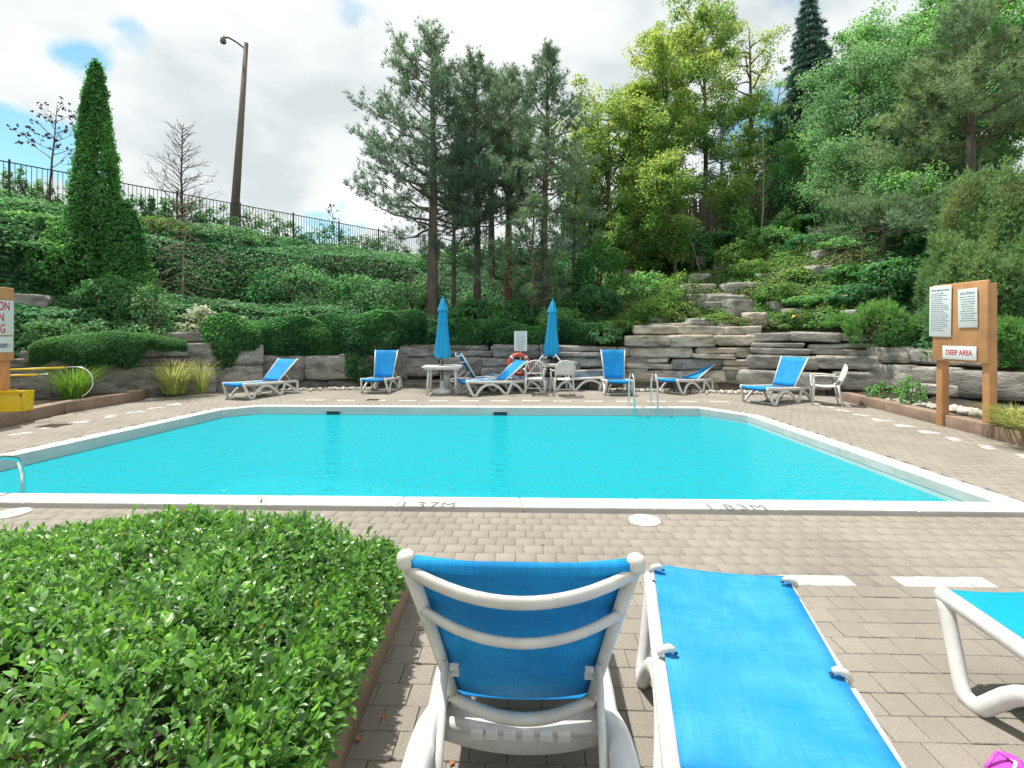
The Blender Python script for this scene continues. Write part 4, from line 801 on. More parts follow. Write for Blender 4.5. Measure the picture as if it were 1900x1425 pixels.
curb('brown concrete curb edging the left planting bed', LC, 0.22, 0.26, 1)
curb('brown concrete curb edging the right planting bed below the sign', RC, 0.20, 0.24, 1)
for nm, lab, front, backp in (('left', 0, LC, [gp(-600, 7.0), gp(-300, 8.6), gp(0, 10.2), gp(120, 11.3), gp(250, 12.3), gp(320, 12.9)]), ('right', 0, RC, [gp(1630, 11.9), gp(1700, 11.2), gp(1800, 10.3), gp(1900, 9.4), gp(2050, 8.4), gp(2500, 6.3)])):
    mb = MB(); k = len(front); mb.add([(x, y, 0.15) for x, y in front]+[(x, y, 0.17) for x, y in backp], [(i, i+1, k+i+1, k+i) for i in range(k-1)]); tag(mb.build('soil', M['soil']), kind='structure')

# ------------------------------------------------------------------ hedge in its concrete planter, front left
pl = thing('planter', 'low tan concrete planter holding the clipped hedge at the lower left', 'planter', (0, 0, 0))
MB().box((-0.665, 1.52, 0.095), (0.09, 2.80, 0.25), bev=0.008).build('planter_wall', M['curb'], pl)
MB().box((-2.86, 2.965, 0.095), (4.48, 0.09, 0.25), bev=0.008).build('planter_wall', M['curb'], pl)
MB().box((-2.86, 1.5, 0.05), (4.29, 2.83, 0.20)).build('soil', M['soil'], pl)
def hedge_leaves(n_sh, rng):
    """shoots: pairs of leaves along a short stem; each leaf six points, four faces"""
    x0, x1, y0, y1 = -3.9, -0.72, 1.10, 2.84; P = []; D = []
    lf = Lump(rng, 30, 1.2, 7.0); lf2 = Lump(rng, 20, 6, 16)
    def top(x, y): 
        q = np.stack([x, y, 0*x], axis=1); edge = np.clip((x1+0.02-x)/0.42, 0, 1)**0.5*np.clip((y1+0.05-y)/0.40, 0, 1)**0.45*np.clip((y-y0+0.10)/0.35, 0, 1)**0.45
        return 0.20+edge*(0.36+0.062*lf(q*0.8)+0.045*lf2(q)-0.12*np.clip(-x-1.75, 0, 1)*np.clip((y-1.6), 0, 1))+0.05*(y > 2.0)*np.clip((x+2.2)*0.8, 0, 1)*np.clip(-x-0.8, 0, 1)
    n1_ = int(n_sh*0.66); x = rng.uniform(x0, x1+0.05, n1_); y = y0+(y1+0.05-y0)*rng.random(n1_)**0.8; z = top(x, y)-0.08*rng.random(n1_)**1.6; z = z+np.where(rng.random(n1_) < 0.022, rng.uniform(0.02, 0.09, n1_), 0); P.append(np.stack([x, y, z], axis=1)); D.append(unit(np.stack([rng.normal(size=n1_)*0.45+0.25*(x > -0.95), rng.normal(size=n1_)*0.45-0.15, 0.9+0*x], axis=1)))
    n2_ = int(n_sh*0.24); y = rng.uniform(y0, y1, n2_); h = rng.random(n2_); tz2 = top(np.full(n2_, -0.9), y); z = 0.14+(tz2-0.14)*h; b_ = 0.11*np.sin(np.clip(h*1.1, 0, 1)*PI)+0.04*lf2(np.stack([0*y, y, z], axis=1)*1.0); x = -0.74+b_-0.10*rng.random(n2_)**2
    P.append(np.stack([x, y, z], axis=1)); D.append(unit(np.stack([0.8+0*x, rng.normal(size=n2_)*0.5-0.2, 0.35+rng.normal(size=n2_)*0.35], axis=1)))
    n3_ = n_sh-n1_-n2_; x = rng.uniform(x0, x1, n3_); h = rng.random(n3_)**0.7; z = 0.16+(0.40)*h; q = np.stack([x, 0*x, z], axis=1); y = y0-0.02+0.10*(1-h)+0.06*lf(q*1.5)+0.10*rng.random(n3_)
    k = lf(q*1.3+3) > 0.05-0.8*(h-0.5); P.append(np.stack([x, y, z], axis=1)[k]); D.append(unit(np.stack([rng.normal(size=n3_)*0.4, -0.8+0*x, 0.5+rng.normal(size=n3_)*0.3], axis=1))[k])
    P = np.concatenate(P); D = np.concatenate(D); 
    hole = lf(P*np.array([1.6, 1.6, 0.3])+11); k = ~((hole > 0.34+0.45*(P[:, 1]-1.1)) & (P[:, 1] < 2.4)) & ~((rng.random(len(P)) < 0.6) & (lf2(P*0.9+4) > 0.22)); P, D = P[k], D[k]
    ns = len(P); K = 8; V = []; T = []; sh_t = np.clip(rng.random(ns)**1.3+0.15*lf2(P*0.5), 0, 1); shs = rng.uniform(0.7, 1.15, (ns, 1)); bare = rng.random(ns)
    ax = unit(np.cross(D, rand_dirs(ns, rng))); bx = np.cross(D, ax)
    for j in range(K):
        ph = j*PI*0.5*1.0+(j//2)*0.9+rng.normal(size=(ns, 1))*0.3; o_ = P+D*(0.012*j-0.015); out_ = ax*np.cos(ph)+bx*np.sin(ph)
        if j % 2: out_ = -(ax*np.cos(ph-PI*0.5)+bx*np.sin(ph-PI*0.5))
        el = 0.25+0.13*j+rng.normal(size=(ns, 1))*0.22; d = unit(out_*np.cos(el)+D*np.sin(el)); nr = unit(D-d*np.sum(D*d, axis=1, keepdims=True)+rng.normal(size=d.shape)*0.12); s_ = np.cross(d, nr)
        L = (0.053-0.0026*j)*rng.uniform(0.55, 1.2, (ns, 1))*shs; W = L*rng.uniform(0.21, 0.28, (ns, 1)); b0 = o_+d*0.004; md = b0+d*L*0.5+nr*L*0.05; tp_ = b0+d*L-nr*L*0.10
        q1 = b0+d*L*0.30; q2 = b0+d*L*0.68-nr*L*0.02
        V.append(np.stack([b0, q1+s_*W*0.85+nr*W*0.35, q2+s_*W*0.80+nr*W*0.25, tp_, q2-s_*W*0.80+nr*W*0.25, q1-s_*W*0.85+nr*W*0.35, md], axis=1)); T.append(np.clip(sh_t*0.65+0.05*j+0.1*rng.random(ns), 0, 1))
    V = np.concatenate(V); T = np.concatenate(T); nl = len(V); i = np.arange(nl)[:, None]*7
    Fc = np.concatenate([i+np.array([[0, 1, 6]]), i+np.array([[1, 2, 6]]), i+np.array([[2, 3, 6]]), i+np.array([[3, 4, 6]]), i+np.array([[4, 5, 6]]), i+np.array([[5, 0, 6]])], axis=1).reshape(-1, 3)
    return V.reshape(-1, 3), Fc, np.repeat(T, 7)
hg = thing('hedge', 'clipped bright green privet hedge filling the planter at the lower left', 'hedge', (0, 0, 0))
V, Fc, T = hedge_leaves(13500, np.random.default_rng(31)); me = np_mesh('foliage', V, Fc, M['hedge'], T); me.polygons.foreach_set('use_smooth', [True]*len(me.polygons)); link('foliage', me, hg)
k = np.random.default_rng(33).choice(len(V)//7, 170, replace=False)*7; cc = V[k]+np.array([0, 0, 0.012])
link('dry_leaves', leaves('dry_leaves', cc, unit(np.random.default_rng(34).normal(size=cc.shape)+np.array([0, 0, 1.0])), 0.036, 0.020, leaf_mat('yellowed_leaf', (0.42, 0.36, 0.05), (0.30, 0.16, 0.06), 0.3, 0.3), np.random.default_rng(35)), hg)
mb = MB(); rng = np.random.default_rng(32)
for i in range(230):
    x = rng.uniform(-3.6, -0.8); y = rng.uniform(1.12, 2.8) if i % 3 else rng.uniform(1.05, 1.35); p = Vector((x, y, 0.13)); q = [p]; d = Vector((rng.normal()*0.35, rng.normal()*0.3, 1)).normalized()
    for k in range(5): d = (d+Vector(rng.normal(size=3))*0.25).normalized(); q.append(q[-1]+d*0.085)
    mb.tube(q, [0.0055, 0.005, 0.004, 0.0035, 0.003, 0.0015], 5, caps=False)
    for k in range(2): s0 = q[2+k]; e_ = s0+Vector((rng.normal(), rng.normal(), 0.6+rng.random())).normalized()*0.13; mb.tube([s0, e_], [0.0028, 0.001], 4, caps=False)
mb.build('stem', M['twig_pale'], hg)

# ------------------------------------------------------------------ sun loungers
def lounger(label, loc, rz, angle=50, group='blue and white sun loungers', m='sling', seat=1.12, bl=0.80, detail=False, slings=True, tilt=0.0, wide=0.0, over=0.0):
    """local y runs from the foot end to the head end"""
    t = thing('sun_lounger', label, 'sun lounger', loc, rz, group); hw = 0.30+wide; rear = seat+0.62; hz = 0.33
    for s in (-1, 1):
        b_ = MB(); X0 = s*(hw+0.015)
        yz = lambda L_: [(X0+s*0.055*max(0, 1-z/0.31), y, z) for y, z in L_]
        b_.tube(yz([(0.0, 0.375), (0.08, 0.37), (0.4, 0.345), (0.8, hz), (seat, 0.315), (rear-0.12, 0.31), (rear-0.03, 0.29)]), 0.033, 8, flat=1.15, up=(0, 0, 1))
        b_.tube(smooth_path(yz([(0.015, 0.375), (0.10, 0.17), (0.165, 0.035), (0.20, 0.02), (0.24, 0.022), (0.275, 0.06), (0.38, 0.18), (0.55, 0.265), (0.72, 0.27), (0.88, 0.20), (1.0, 0.08), (1.05, 0.024), (1.085, 0.02), (1.12, 0.024), (1.16, 0.07), (1.23, 0.20), (1.30, 0.29)]), 3), 0.036, 8, flat=0.8, up=(1, 0, 0))
        b_.tube(smooth_path(yz([(1.22, 0.27), (1.32, 0.26), (rear-0.26, 0.16), (rear-0.17, 0.024), (rear-0.13, 0.02), (rear-0.09, 0.024), (rear-0.06, 0.1), (rear-0.03, 0.29)]), 3), 0.036, 8, flat=0.8, up=(1, 0, 0))
        if detail: b_.tube(smooth_path(yz([(seat+0.06, 0.32), (seat+0.2, 0.375), (seat+0.38, 0.385), (seat+0.52, 0.33), (rear-0.03, 0.22)]), 4), 0.042, 10, flat=1.0, up=(0, 0, 1))
        b_.build('side_frame', M['resin'], t)
    for y, z in ((0.02, 0.36), (0.55, 0.30), (seat+0.02, 0.27), (rear-0.05, 0.27)): MB().tube([(-hw, y, z), (0, y, z-0.012), (hw, y, z)], 0.022, 8).build('cross_bar', M['resin'], t)
    MB().tube([(-hw, 0.215, 0.028), (hw, 0.215, 0.028)], 0.016, 6).build('foot_bar', M['resin'], t)
    # seat sling
    if slings:
        rows = []
        for y, z in [(0.03, 0.32), (-0.015, 0.355), (-0.005, 0.392), (0.05, 0.398)]+[(0.05+(seat-0.08)*k/10, 0.392-0.052*min(1, k/6)) for k in range(1, 11)]:
            rows.append([((-1+2*j/10)*(hw-0.012+over), y, z+(0.045*min(1, max(0, y)/0.5) if over else 0)+(tilt*(1-min(1, max(0, y)/0.55)))-0.016*(1-(-1+2*j/10)**2)) for j in range(11)])
        MB().sheet(rows, 0.004).build('seat_sling', M[m], t)
    # backrest
    a = R(angle)
    H0 = Vector((0, seat, hz+0.02)); up_ = Vector((0, math.cos(a), math.sin(a))); bk = Vector((0, math.sin(a), -math.cos(a)))
    w0, w1 = hw-0.045, hw+0.02
    for s in (-1, 1):
        b_ = MB(); b_.tube([H0+Vector((s*w0, 0, 0))-up_*0.05, H0+Vector((s*(w0+w1)/2, 0, 0))+up_*bl*0.5, H0+Vector((s*w1, 0, 0))+up_*bl], [0.017, 0.018, 0.0195], 10, flat=1.1)
        c = H0+Vector((s*w1, 0, 0))+up_*(bl+0.004); b_.lathe([(0.001, -0.03), (0.019, -0.026), (0.0235, -0.014), (0.0235, 0.003), (0.021, 0.011), (0.013, 0.017), (0.001, 0.018)], 12, c)
        fr_ = b_.build('backrest_rail', M['resin_old' if detail else 'resin'], t)
    for f, dp, rr in ((0.965, 0.085, 0.0225), (0.72, 0.085, 0.0195), (0.03, 0.06, 0.019)):
        w = w0+(w1-w0)*f; q = [H0+Vector((w*k/8, 0, 0))+up_*bl*f+bk*(dp*(1-(k/8)**2)+0.01) for k in range(-8, 9)]
        MB().tube(q, rr, 8, flat=0.62 if f > 0.5 else 1.0, up=bk).build('back_slat', M['resin_old' if detail else 'resin'], t)
    for s in (-1, 1):
        b_ = MB(); b_.tube([H0+Vector((s*(w0+0.01), 0, 0))+up_*bl*0.34+bk*0.01, Vector((s*(hw-0.05), min(rear-0.1, H0.y+up_.y*bl*0.34+0.10+0.25*math.sin(a)), 0.12 if detail else 0.29))], 0.013, 6)
        b_.build('prop_strut', M['resin_old' if detail else 'resin'], t)
    if detail:
        b_ = MB()                                   # slotted ratchet cross member under the backrest
        rows = [[(x, seat-0.055+0.02*k+0.05*(1-(x/hw)**2)*0.8, 0.285-0.05*k-0.01*(1-(x/hw)**2)) for x in np.linspace(-hw, hw, 13)] for k in range(3)]
        b_.sheet(rows, 0.02)
        b_.build('ratchet_bar', M['resin'], t)
        for x in (-0.14, -0.08, -0.02, 0.04, 0.10, 0.15): MB().box((x, seat+0.045, 0.262), (0.042, 0.03, 0.02)).build('ratchet_tooth', M['resin'], t)
        for s in (-1, 1):
            for k, f in enumerate((0.33, 0.28)): MB().box(H0+Vector((s*(w0-0.02), 0, 0))+up_*bl*f+bk*0.022, (0.026, 0.012, 0.016), rx=a).build('sling_clip', M['resin_old'], t)
    if slings:
        rows = []
        for k in range(9):
            f = 0.02+0.975*k/8; w = (w0+(w1-w0)*f)*0.985 if not over else hw-0.012+over; rows.append([H0+Vector((w*j/6, 0, 0))+up_*bl*f-bk*(0.016+(0.03 if over else 0))+bk*(0.022*(1-(j/6)**2)) for j in range(-6, 7)])
        f = 1.0; rows.append([H0+Vector((w1*0.95*j/6, 0, 0))+up_*(bl+0.012)+bk*0.012 for j in range(-6, 7)]); rows.append([H0+Vector((w1*0.93*j/6, 0, 0))+up_*(bl-0.02)+bk*0.03 for j in range(-6, 7)])
        MB().sheet(rows, 0.003).build('back_sling', M[m], t)
    return t
def knobs(t, pts):
    for p in pts:
        b_ = MB(); s = 1 if p[0] > 0 else -1; c = Vector(p); b_.tube([c+Vector((s*0.035, 0, -0.02)), c+Vector((s*0.018, 0, 0.004)), c+Vector((-s*0.004, 0, 0.012)), c+Vector((-s*0.024, 0, 0.006))], [0.010, 0.015, 0.015, 0.010], 10)
        k = b_.build('sling_knob', M['resin_old'], t); MB().lathe([(0.008, 0), (0.008, 0.003), (0.0001, 0.003)], 12, c+Vector((-s*0.027, 0, -0.006))).build('eyelet', M['dark_metal'], k)
def face(foot, head):                               # rotation and place from foot and head points on the ground
    d = Vector(head)-Vector(foot); return math.atan2(-d.x, d.y)
# the three near ones, foot ends towards the pool
L1 = lounger('raised-back lounger seen from behind, dark blue sling crossed by two curved white slats', (0.065, 2.52, 0), PI-0.035, 58, seat=0.86, bl=0.785, detail=True, wide=-0.025, group='loungers in the foreground')
L2 = lounger('flat lounger with faded bright blue sling at the bottom right of centre', (1.0, 2.36, 0), PI-0.215, 2, m='sling_faded', seat=1.12, detail=False, tilt=0.055, over=0.014, group='loungers in the foreground')
knobs(L2, [(-0.288, 0.085, 0.462), (0.288, 0.085, 0.462), (-0.288, 0.61, 0.402), (0.288, 0.61, 0.402)])
L3 = lounger('flat lounger with blue sling, its sunlit turquoise put into the colour, cut off by the right edge of the picture', (2.33, 2.28, 0), PI+0.0, 4, m='sling_lit', seat=1.12, group='loungers in the foreground')
# the far ones
def far_l(label, fx, fy, hx, hy, ang, seat=1.12, bl=0.8, **k):
    f_ = GR(fx, fy); h_ = GR(hx, hy); return lounger(label, (f_.x, f_.y, 0), face(f_, h_), ang, seat=seat, bl=bl, group='loungers on the far side of the pool', **k)
far_l('lounger at far left by the yellow grass, back half raised, turned to the left', 432, 742, 525, 728, 42)
far_l('lounger facing the pool with its back upright, just right of the low creeper mound', 692, 731, 724, 719, 68, seat=0.85)
far_l('lounger in front of the tables, foot to the left, back raised by the life ring', 856, 734, 962, 727, 38)
far_l('lounger behind the left table, its white back raised at the left', 950, 722, 858, 726, 58)
far_l('white-backed lounger beside the slatted chair, back raised to the right', 905, 722, 985, 724, 52)
far_l('white-backed lounger right of the second table, back raised to the left', 1135, 722, 1075, 722, 52)
far_l('lounger facing the pool with its back upright, just left of the far ladder', 1150, 735, 1134, 722, 72, seat=0.95)
far_l('lounger behind the far ladder with its back low and dark blue beneath', 1236, 731, 1330, 719, 27, seat=1.05)
far_l('lounger turned left with its back raised, beside the white armchair', 1398, 750, 1502, 738, 56)

# ------------------------------------------------------------------ resin armchairs
def armchair(label, loc, rz, slats=True):
    """local -y is the front of the seat; the back rises at +y"""
    t = thing('armchair', label, 'chair', loc, rz, 'white resin armchairs')
    rows = [[(x*0.22, y, 0.43-0.02*(1-abs(y)/0.24)-0.012*(1-x*x)) for x in np.linspace(-1, 1, 9)] for y in np.linspace(-0.24, 0.22, 7)]; MB().sheet(rows, 0.016).build('seat', M['resin'], t)
    for sx_ in (-1, 1):
        MB().tube([(sx_*0.245, -0.235, 0.64), (sx_*0.24, -0.23, 0.43), (sx_*0.27, -0.26, 0.0)], [0.022, 0.026, 0.018], 8, flat=0.7).build('leg', M['resin'], t)
        MB().tube([(sx_*0.225, 0.22, 0.46), (sx_*0.24, 0.25, 0.25), (sx_*0.265, 0.30, 0.0)], [0.024, 0.024, 0.016], 8, flat=0.7).build('leg', M['resin'], t)
        MB().tube(smooth_path([(sx_*0.245, -0.25, 0.635), (sx_*0.275, -0.1, 0.655), (sx_*0.275, 0.1, 0.65), (sx_*0.235, 0.24, 0.64)], 3), 0.026, 8, flat=0.5, up=(0, 0, 1)).build('arm', M['resin'], t)
    bk = lambda x, z: (x, 0.21+0.17*(z-0.43)/0.45-0.05*(1-(x/0.25)**2)+0.05, z)
    hoop = [(-0.20, 0.43), (-0.235, 0.55), (-0.25, 0.66), (-0.235, 0.76), (-0.18, 0.84), (-0.10, 0.88), (0, 0.893), (0.10, 0.88), (0.18, 0.84), (0.235, 0.76), (0.25, 0.66), (0.235, 0.55), (0.20, 0.43)]
    b_ = MB(); b_.tube([bk(*p) for p in hoop], 0.02, 8, flat=0.8); bf = b_.build('backrest', M['resin'], t)
    if slats:
        for k in range(-3, 4): MB().tube([bk(k*0.040, 0.56), bk(k*0.052, 0.70), bk(k*0.062, 0.875-0.010*k*k)], [0.012, 0.014, 0.014], 6, flat=0.5).build('slat', M['resin'], bf)
        MB().tube([bk(x, 0.56) for x in (-0.235, -0.12, 0, 0.12, 0.235)], 0.022, 8, flat=0.7).build('lower_band', M['resin'], bf)
    else:
        rows = []
        for z in np.linspace(0.53, 0.885, 9):
            w = np.interp(z, [0.43, 0.55, 0.66, 0.76, 0.84, 0.893], [0.20, 0.235, 0.25, 0.235, 0.18, 0.04]); rows.append([bk(x*w, z) for x in np.linspace(-1, 1, 9)])
        MB().sheet(rows, 0.008).build('back_panel', M['resin'], bf)
    b_ = MB(); b_.tube([(-0.25, 0.27, 0.18), (0.25, 0.27, 0.18)], 0.01, 6); b_.build('stretcher', M['resin'], t)
    return t
def at_g(px, py): p = GR(px, py); return (p.x, p.y, 0)
armchair('white armchair with fan-slatted back seen from behind at the second table', at_g(992, 731), PI, True)
armchair('white armchair with solid rounded back seen from behind at the second table', at_g(1043, 733), PI+0.12, False)
armchair('white armchair with solid back standing beside the right-hand lounger', at_g(1530, 750), R(-115), False)
armchair('white armchair beyond the second table, only its rounded back showing', at_g(1037, 718), 0.0, True)

# ------------------------------------------------------------------ tables with closed umbrellas
def table_set(px, py, w, which, tx, lean):
    p = GR(px, py); t = thing('table', '%s white resin table under a closed turquoise umbrella' % which, 'table', (p.x, p.y, 0), 0.04, 'white resin tables')
    MB().box((0, 0, 0.715), (w, 0.85, 0.035), bev=0.012).build('tabletop', M['resin'], t); MB().box((0, 0, 0.675), (w-0.1, 0.75, 0.045)).build('apron', M['resin'], t)
    for sx_ in (-1, 1):
        for sy_ in (-1, 1): MB().tube([(sx_*(w/2-0.16), sy_*0.3, 0.67), (sx_*(w/2-0.13), sy_*0.34, 0)], [0.035, 0.026], 8).build('leg', M['resin'], t)
    u_ = thing('umbrella', 'closed turquoise umbrella standing through the %s table' % which, 'umbrella', (p.x+tx, p.y+0.05, 0), 0, 'closed turquoise umbrellas')
    MB().lathe([(0.25, 0.0), (0.26, 0.04), (0.22, 0.10), (0.07, 0.14), (0.05, 0.32), (0.03, 0.33)], 24).build('base', M['resin'], u_)
    MB().tube([(0, 0, 0.1), (lean*0.35, 0, 0.95), (lean, 0, 2.50)], 0.019, 10).build('pole', M['dark_metal'], u_)
    rng = np.random.default_rng(int(px)); nA = 64; prof = [(0.93, 0.19), (0.96, 0.24), (1.05, 0.235), (1.3, 0.215), (1.6, 0.18), (1.9, 0.148), (2.16, 0.118), (2.26, 0.10)]; rows = []
    for z, r_ in prof: rows.append([(lean*(z/2.5)+r_*0.82*(1+0.15*math.cos(8*a+0.4))*math.cos(a)+0.012*math.sin(3*a+z*3), r_*0.82*(1+0.15*math.cos(8*a+0.4))*math.sin(a), z+(0.03*math.cos(8*a) if z < 1.0 else 0)) for a in np.linspace(0, 2*PI, nA+1)])
    cn = MB().sheet(rows, 0.0).build('canopy', M['umbrella'], u_)
    rows = [[(lean*(z/2.5)+r_*(1+0.10*math.cos(8*a))*math.cos(a), r_*(1+0.10*math.cos(8*a))*math.sin(a), z+(0.02*math.cos(8*a) if z < 2.2 else 0)) for a in np.linspace(0, 2*PI, nA+1)] for z, r_ in ((2.17, 0.135), (2.22, 0.12), (2.36, 0.078), (2.47, 0.04), (2.52, 0.012))]
    MB().sheet(rows, 0.0).build('vent_cap', M['umbrella'], u_)
    MB().lathe([(0.018, 2.5), (0.018, 2.54), (0.001, 2.57)], 8, (lean, 0, 0)).build('finial', M['umbrella'], u_)
table_set(822, 730, 1.0, 'left', -0.03, 0.02); table_set(1024, 722, 1.0, 'right', -0.04, 0.07)
t = thing('plastic_bin', 'small clear white bin standing under the left table', 'bin', at_g(826, 728)); MB().lathe([(0.11, 0.0), (0.13, 0.45), (0.14, 0.47), (0.12, 0.47), (0.10, 0.02)], 18).build('bin_body', M['resin'], t)

# life ring on the post of the small sign
pst = gp(966, 13.55)
t = thing('notice_sign', 'small white rules notice on a thin post against the far wall', 'sign', (pst[0], pst[1], 0))
MB().tube([(0, 0.03, 0), (0, 0.03, 1.3)], 0.025, 8).build('post', M['resin_old'], t)
MB().box((0.0, 0, 1.36), (0.36, 0.012, 0.56), bev=0.004).build('panel', M['sign_white'], t)
o = link('heading', text_mesh('heading', 'CAUTION', 0.055, M['ink'], 0.001), t, (0, -0.0075, 1.585)); o.rotation_euler = (PI/2, 0, 0)
b = MB(); rng = np.random.default_rng(9)
for k in range(12): w = rng.uniform(0.16, 0.28); b.box((0, -0.0072, 1.53-k*0.036), (w, 0.002, 0.011))
b.build('print_line', M['ink'], t)
t = thing('life_ring', 'orange-red life ring leaning on the post below the small notice', 'life ring', (pst[0]-0.05, pst[1]-0.12, 0.72)); b = MB()
q = [(0.27*math.cos(a), 0, 0.27*math.sin(a)) for a in np.linspace(0, 2*PI, 33)]; b.tube(q, 0.058, 10, up=(0, 1, 0), caps=False); b.build('ring', M['ring_red'], t)
for a in (0.785, 2.356, 3.927, 5.498): MB().tube([(0.27*math.cos(a+d_), 0, 0.27*math.sin(a+d_)) for d_ in (-0.12, 0, 0.12)], 0.062, 10, up=(0, 1, 0)).build('band', M['resin'], t)

# ------------------------------------------------------------------ steel ladders
def ladder(label, loc, rz, gap_=0.48, hk=1.0):
    t = thing('pool_ladder', label, 'ladder', loc, rz, 'steel pool ladders')
    for s in (-1, 1):
        q = smooth_path([(s*gap_/2, 0.42, 0.0), (s*gap_/2, 0.42, 0.40*hk), (s*gap_/2, 0.36, 0.62*hk), (s*gap_/2, 0.18, 0.74*hk), (s*gap_/2, -0.04, 0.64*hk), (s*gap_/2, -0.10, 0.4*hk), (s*gap_/2, -0.12, 0.0), (s*gap_/2, -0.12, -0.9)], 5)
        MB().tube(q, 0.021, 10).build('handrail', M['steel'], t); MB().lathe([(0.045, 0.0), (0.045, 0.012), (0.022, 0.03)], 14, (s*gap_/2, 0.42, 0.0)).build('flange', M['steel'], t)
    for z in (-0.22, -0.5, -0.78): MB().box((0, -0.12, z), (gap_, 0.09, 0.03), bev=0.006).build('step', M['steel'], t)
    return t
p = GR(1212, 768); ladder('steel ladder at the far edge of the pool', (p.x+0.02, 10.22, 0), -0.03)
ladder('steel ladder handrail curving into the near left corner of the pool', (-5.28, 4.92, 0.0), PI-0.1, 0.42, 0.5)

# ------------------------------------------------------------------ sign boards
def board(label, x, y0, y1, zb, zt, facing, builder, postw=0.12):
    """a board standing along y; facing = -1 looks towards -x (reader sees +y on the left)"""
    t = thing('sign_board', label, 'sign', (x, (y0+y1)/2, 0), PI/2 if facing > 0 else -PI/2, None); w = y1-y0
    MB().box((0, 0.03, (zb+zt)/2), (w, 0.05, zt-zb), bev=0.015).build('board', M['board'], t)
    for s in (-1, 1): MB().box((s*(w/2-postw/2-0.02), 0.03+0.025+postw/2+0.002, zt/2-0.1), (postw, postw, zt+0.1), bev=0.008).build('post', M['board'], t)
    builder(t, w)
    return t
def sheet_on(t, cx_, cz__, w, h, skew=0.0, lines=0, seed=0, heading=None, hs=0.05, th=0.01, name='notice'):
    o = MB().box((0, 0, 0), (w, 0.008, h), bev=0.003).build(name, M['sign_white'], t, (cx_, -th, cz__)); o.rotation_euler = (0, skew, 0)
    y_ = -0.006
    if heading: hd = link('heading', text_mesh('heading', heading, hs, M['ink'], 0.0008), o, (0, y_, h/2-0.075)); hd.rotation_euler = (PI/2, 0, 0)
    if lines:
        r = random.Random(seed); b_ = MB(); z = h/2-0.13
        for k in range(lines):
            wl_ = w*r.uniform(0.5, 0.8); x = -w*0.41 if not heading == 'CAUTION' else -wl_/2; x1 = x+wl_
            while x < x1: l = r.uniform(0.02, 0.06); b_.box((min(x+l/2, x1), -0.0048, z), (l, 0.0015, 0.012)); x += l+0.012
            z -= (h-0.2)/lines
        b_.build('print_line', M['ink'], o)
    return o
def right_sign(t, w):
    sheet_on(t, -w/2+0.175, 1.12+1.29-0.45, 0.42, 0.86, 0.015, 20, 1, 'POOL REGULATIONS', 0.036); sheet_on(t, 0.18, 1.12+1.29-0.42, 0.33, 0.62, -0.01, 11, 2, 'CAUTION', 0.055)
    o = sheet_on(t, 0.03, 1.27, 0.60, 0.22, 0.0, name='name_plate'); tx = link('lettering', text_mesh('lettering', 'DEEP AREA', 0.115, M['ink_red'], 0.001, sx=0.82), o, (0, -0.006, 0)); tx.rotation_euler = (PI/2, 0, 0)
board('orange-brown wooden sign board reading DEEP AREA with two white notices', 7.27, 7.42, 8.40, 1.12, 2.41, -1, right_sign)
def left_sign(t, w):
    o = sheet_on(t, -0.0, 1.86, w-0.06, 0.62, 0, name='name_plate')
    for s_, z_ in (('CAUTION', 0.20), ('WHEN', 0.0), ('DIVING', -0.20)):
        tx = link('lettering', text_mesh('lettering', s_, 0.215, M['ink_red'], 0.001, sx=0.60), o, (0.13, -0.006, z_)); tx.rotation_euler = (PI/2, 0, 0)
    sheet_on(t, w/2-0.22, 1.39, 0.36, 0.28, 0, 7, 4, None)
board('orange-brown sign board at the left edge with large red CAUTION lettering', -8.98, 7.72, 8.76, 1.10, 2.40, 1, left_sign, 0.14)

# yellow plastic box lid, skimmer poles at the left bed
t = thing('yellow_crate', 'bright yellow plastic crate lying on the curb at the left edge', 'crate', (-8.95, 8.55, 0.20), 0.28)
b = MB(); b.box((0, 0.02, 0.19), (0.70, 0.26, 0.36), rx=-0.10, bev=0.015); b.build('crate_body', M['yellow'], t)
for c_, d_ in (((0, -0.135, 0.365), (0.74, 0.04, 0.035)), ((0, -0.115, 0.03), (0.72, 0.04, 0.03)), ((-0.355, -0.13, 0.195), (0.03, 0.04, 0.30)), ((0.355, -0.13, 0.195), (0.03, 0.04, 0.30))): MB().box(c_, d_, bev=0.006).build('rim', M['yellow'], t)
MB().box((0.30, -0.12, 0.30), (0.012, 0.02, 0.05)).build('slot', M['black'], t); MB().box((0.12, 0.0, 0.385), (0.12, 0.03, 0.02), bev=0.004).build('handle', M['yellow'], t)
for lab, pts, c1 in (('long yellow pool pole ending in a bent silver hoop above the green grass', [PX(-60, 689, 8.6), PX(120, 682, 8.9)], [PX(120, 682, 8.9), PX(143, 681, 8.93), PX(160, 686, 8.95), PX(171, 700, 8.95), PX(171, 716, 8.95), PX(162, 728, 8.95), PX(152, 735, 8.95)]),
                     ('shorter yellow pool pole with a silver tip lying below the hooped one', [PX(-60, 700, 8.7), PX(70, 695, 8.9)], [PX(70, 695, 8.9), PX(89, 694, 8.92)])):
    t = thing('pool_pole', lab, 'pole'); MB().tube(pts, 0.018, 8).build('pole', M['yellow'], t); MB().tube(smooth_path(c1, 4), 0.012 if len(c1) > 2 else 0.016, 8).build('hoop' if len(c1) > 2 else 'tip', M['steel'], t)
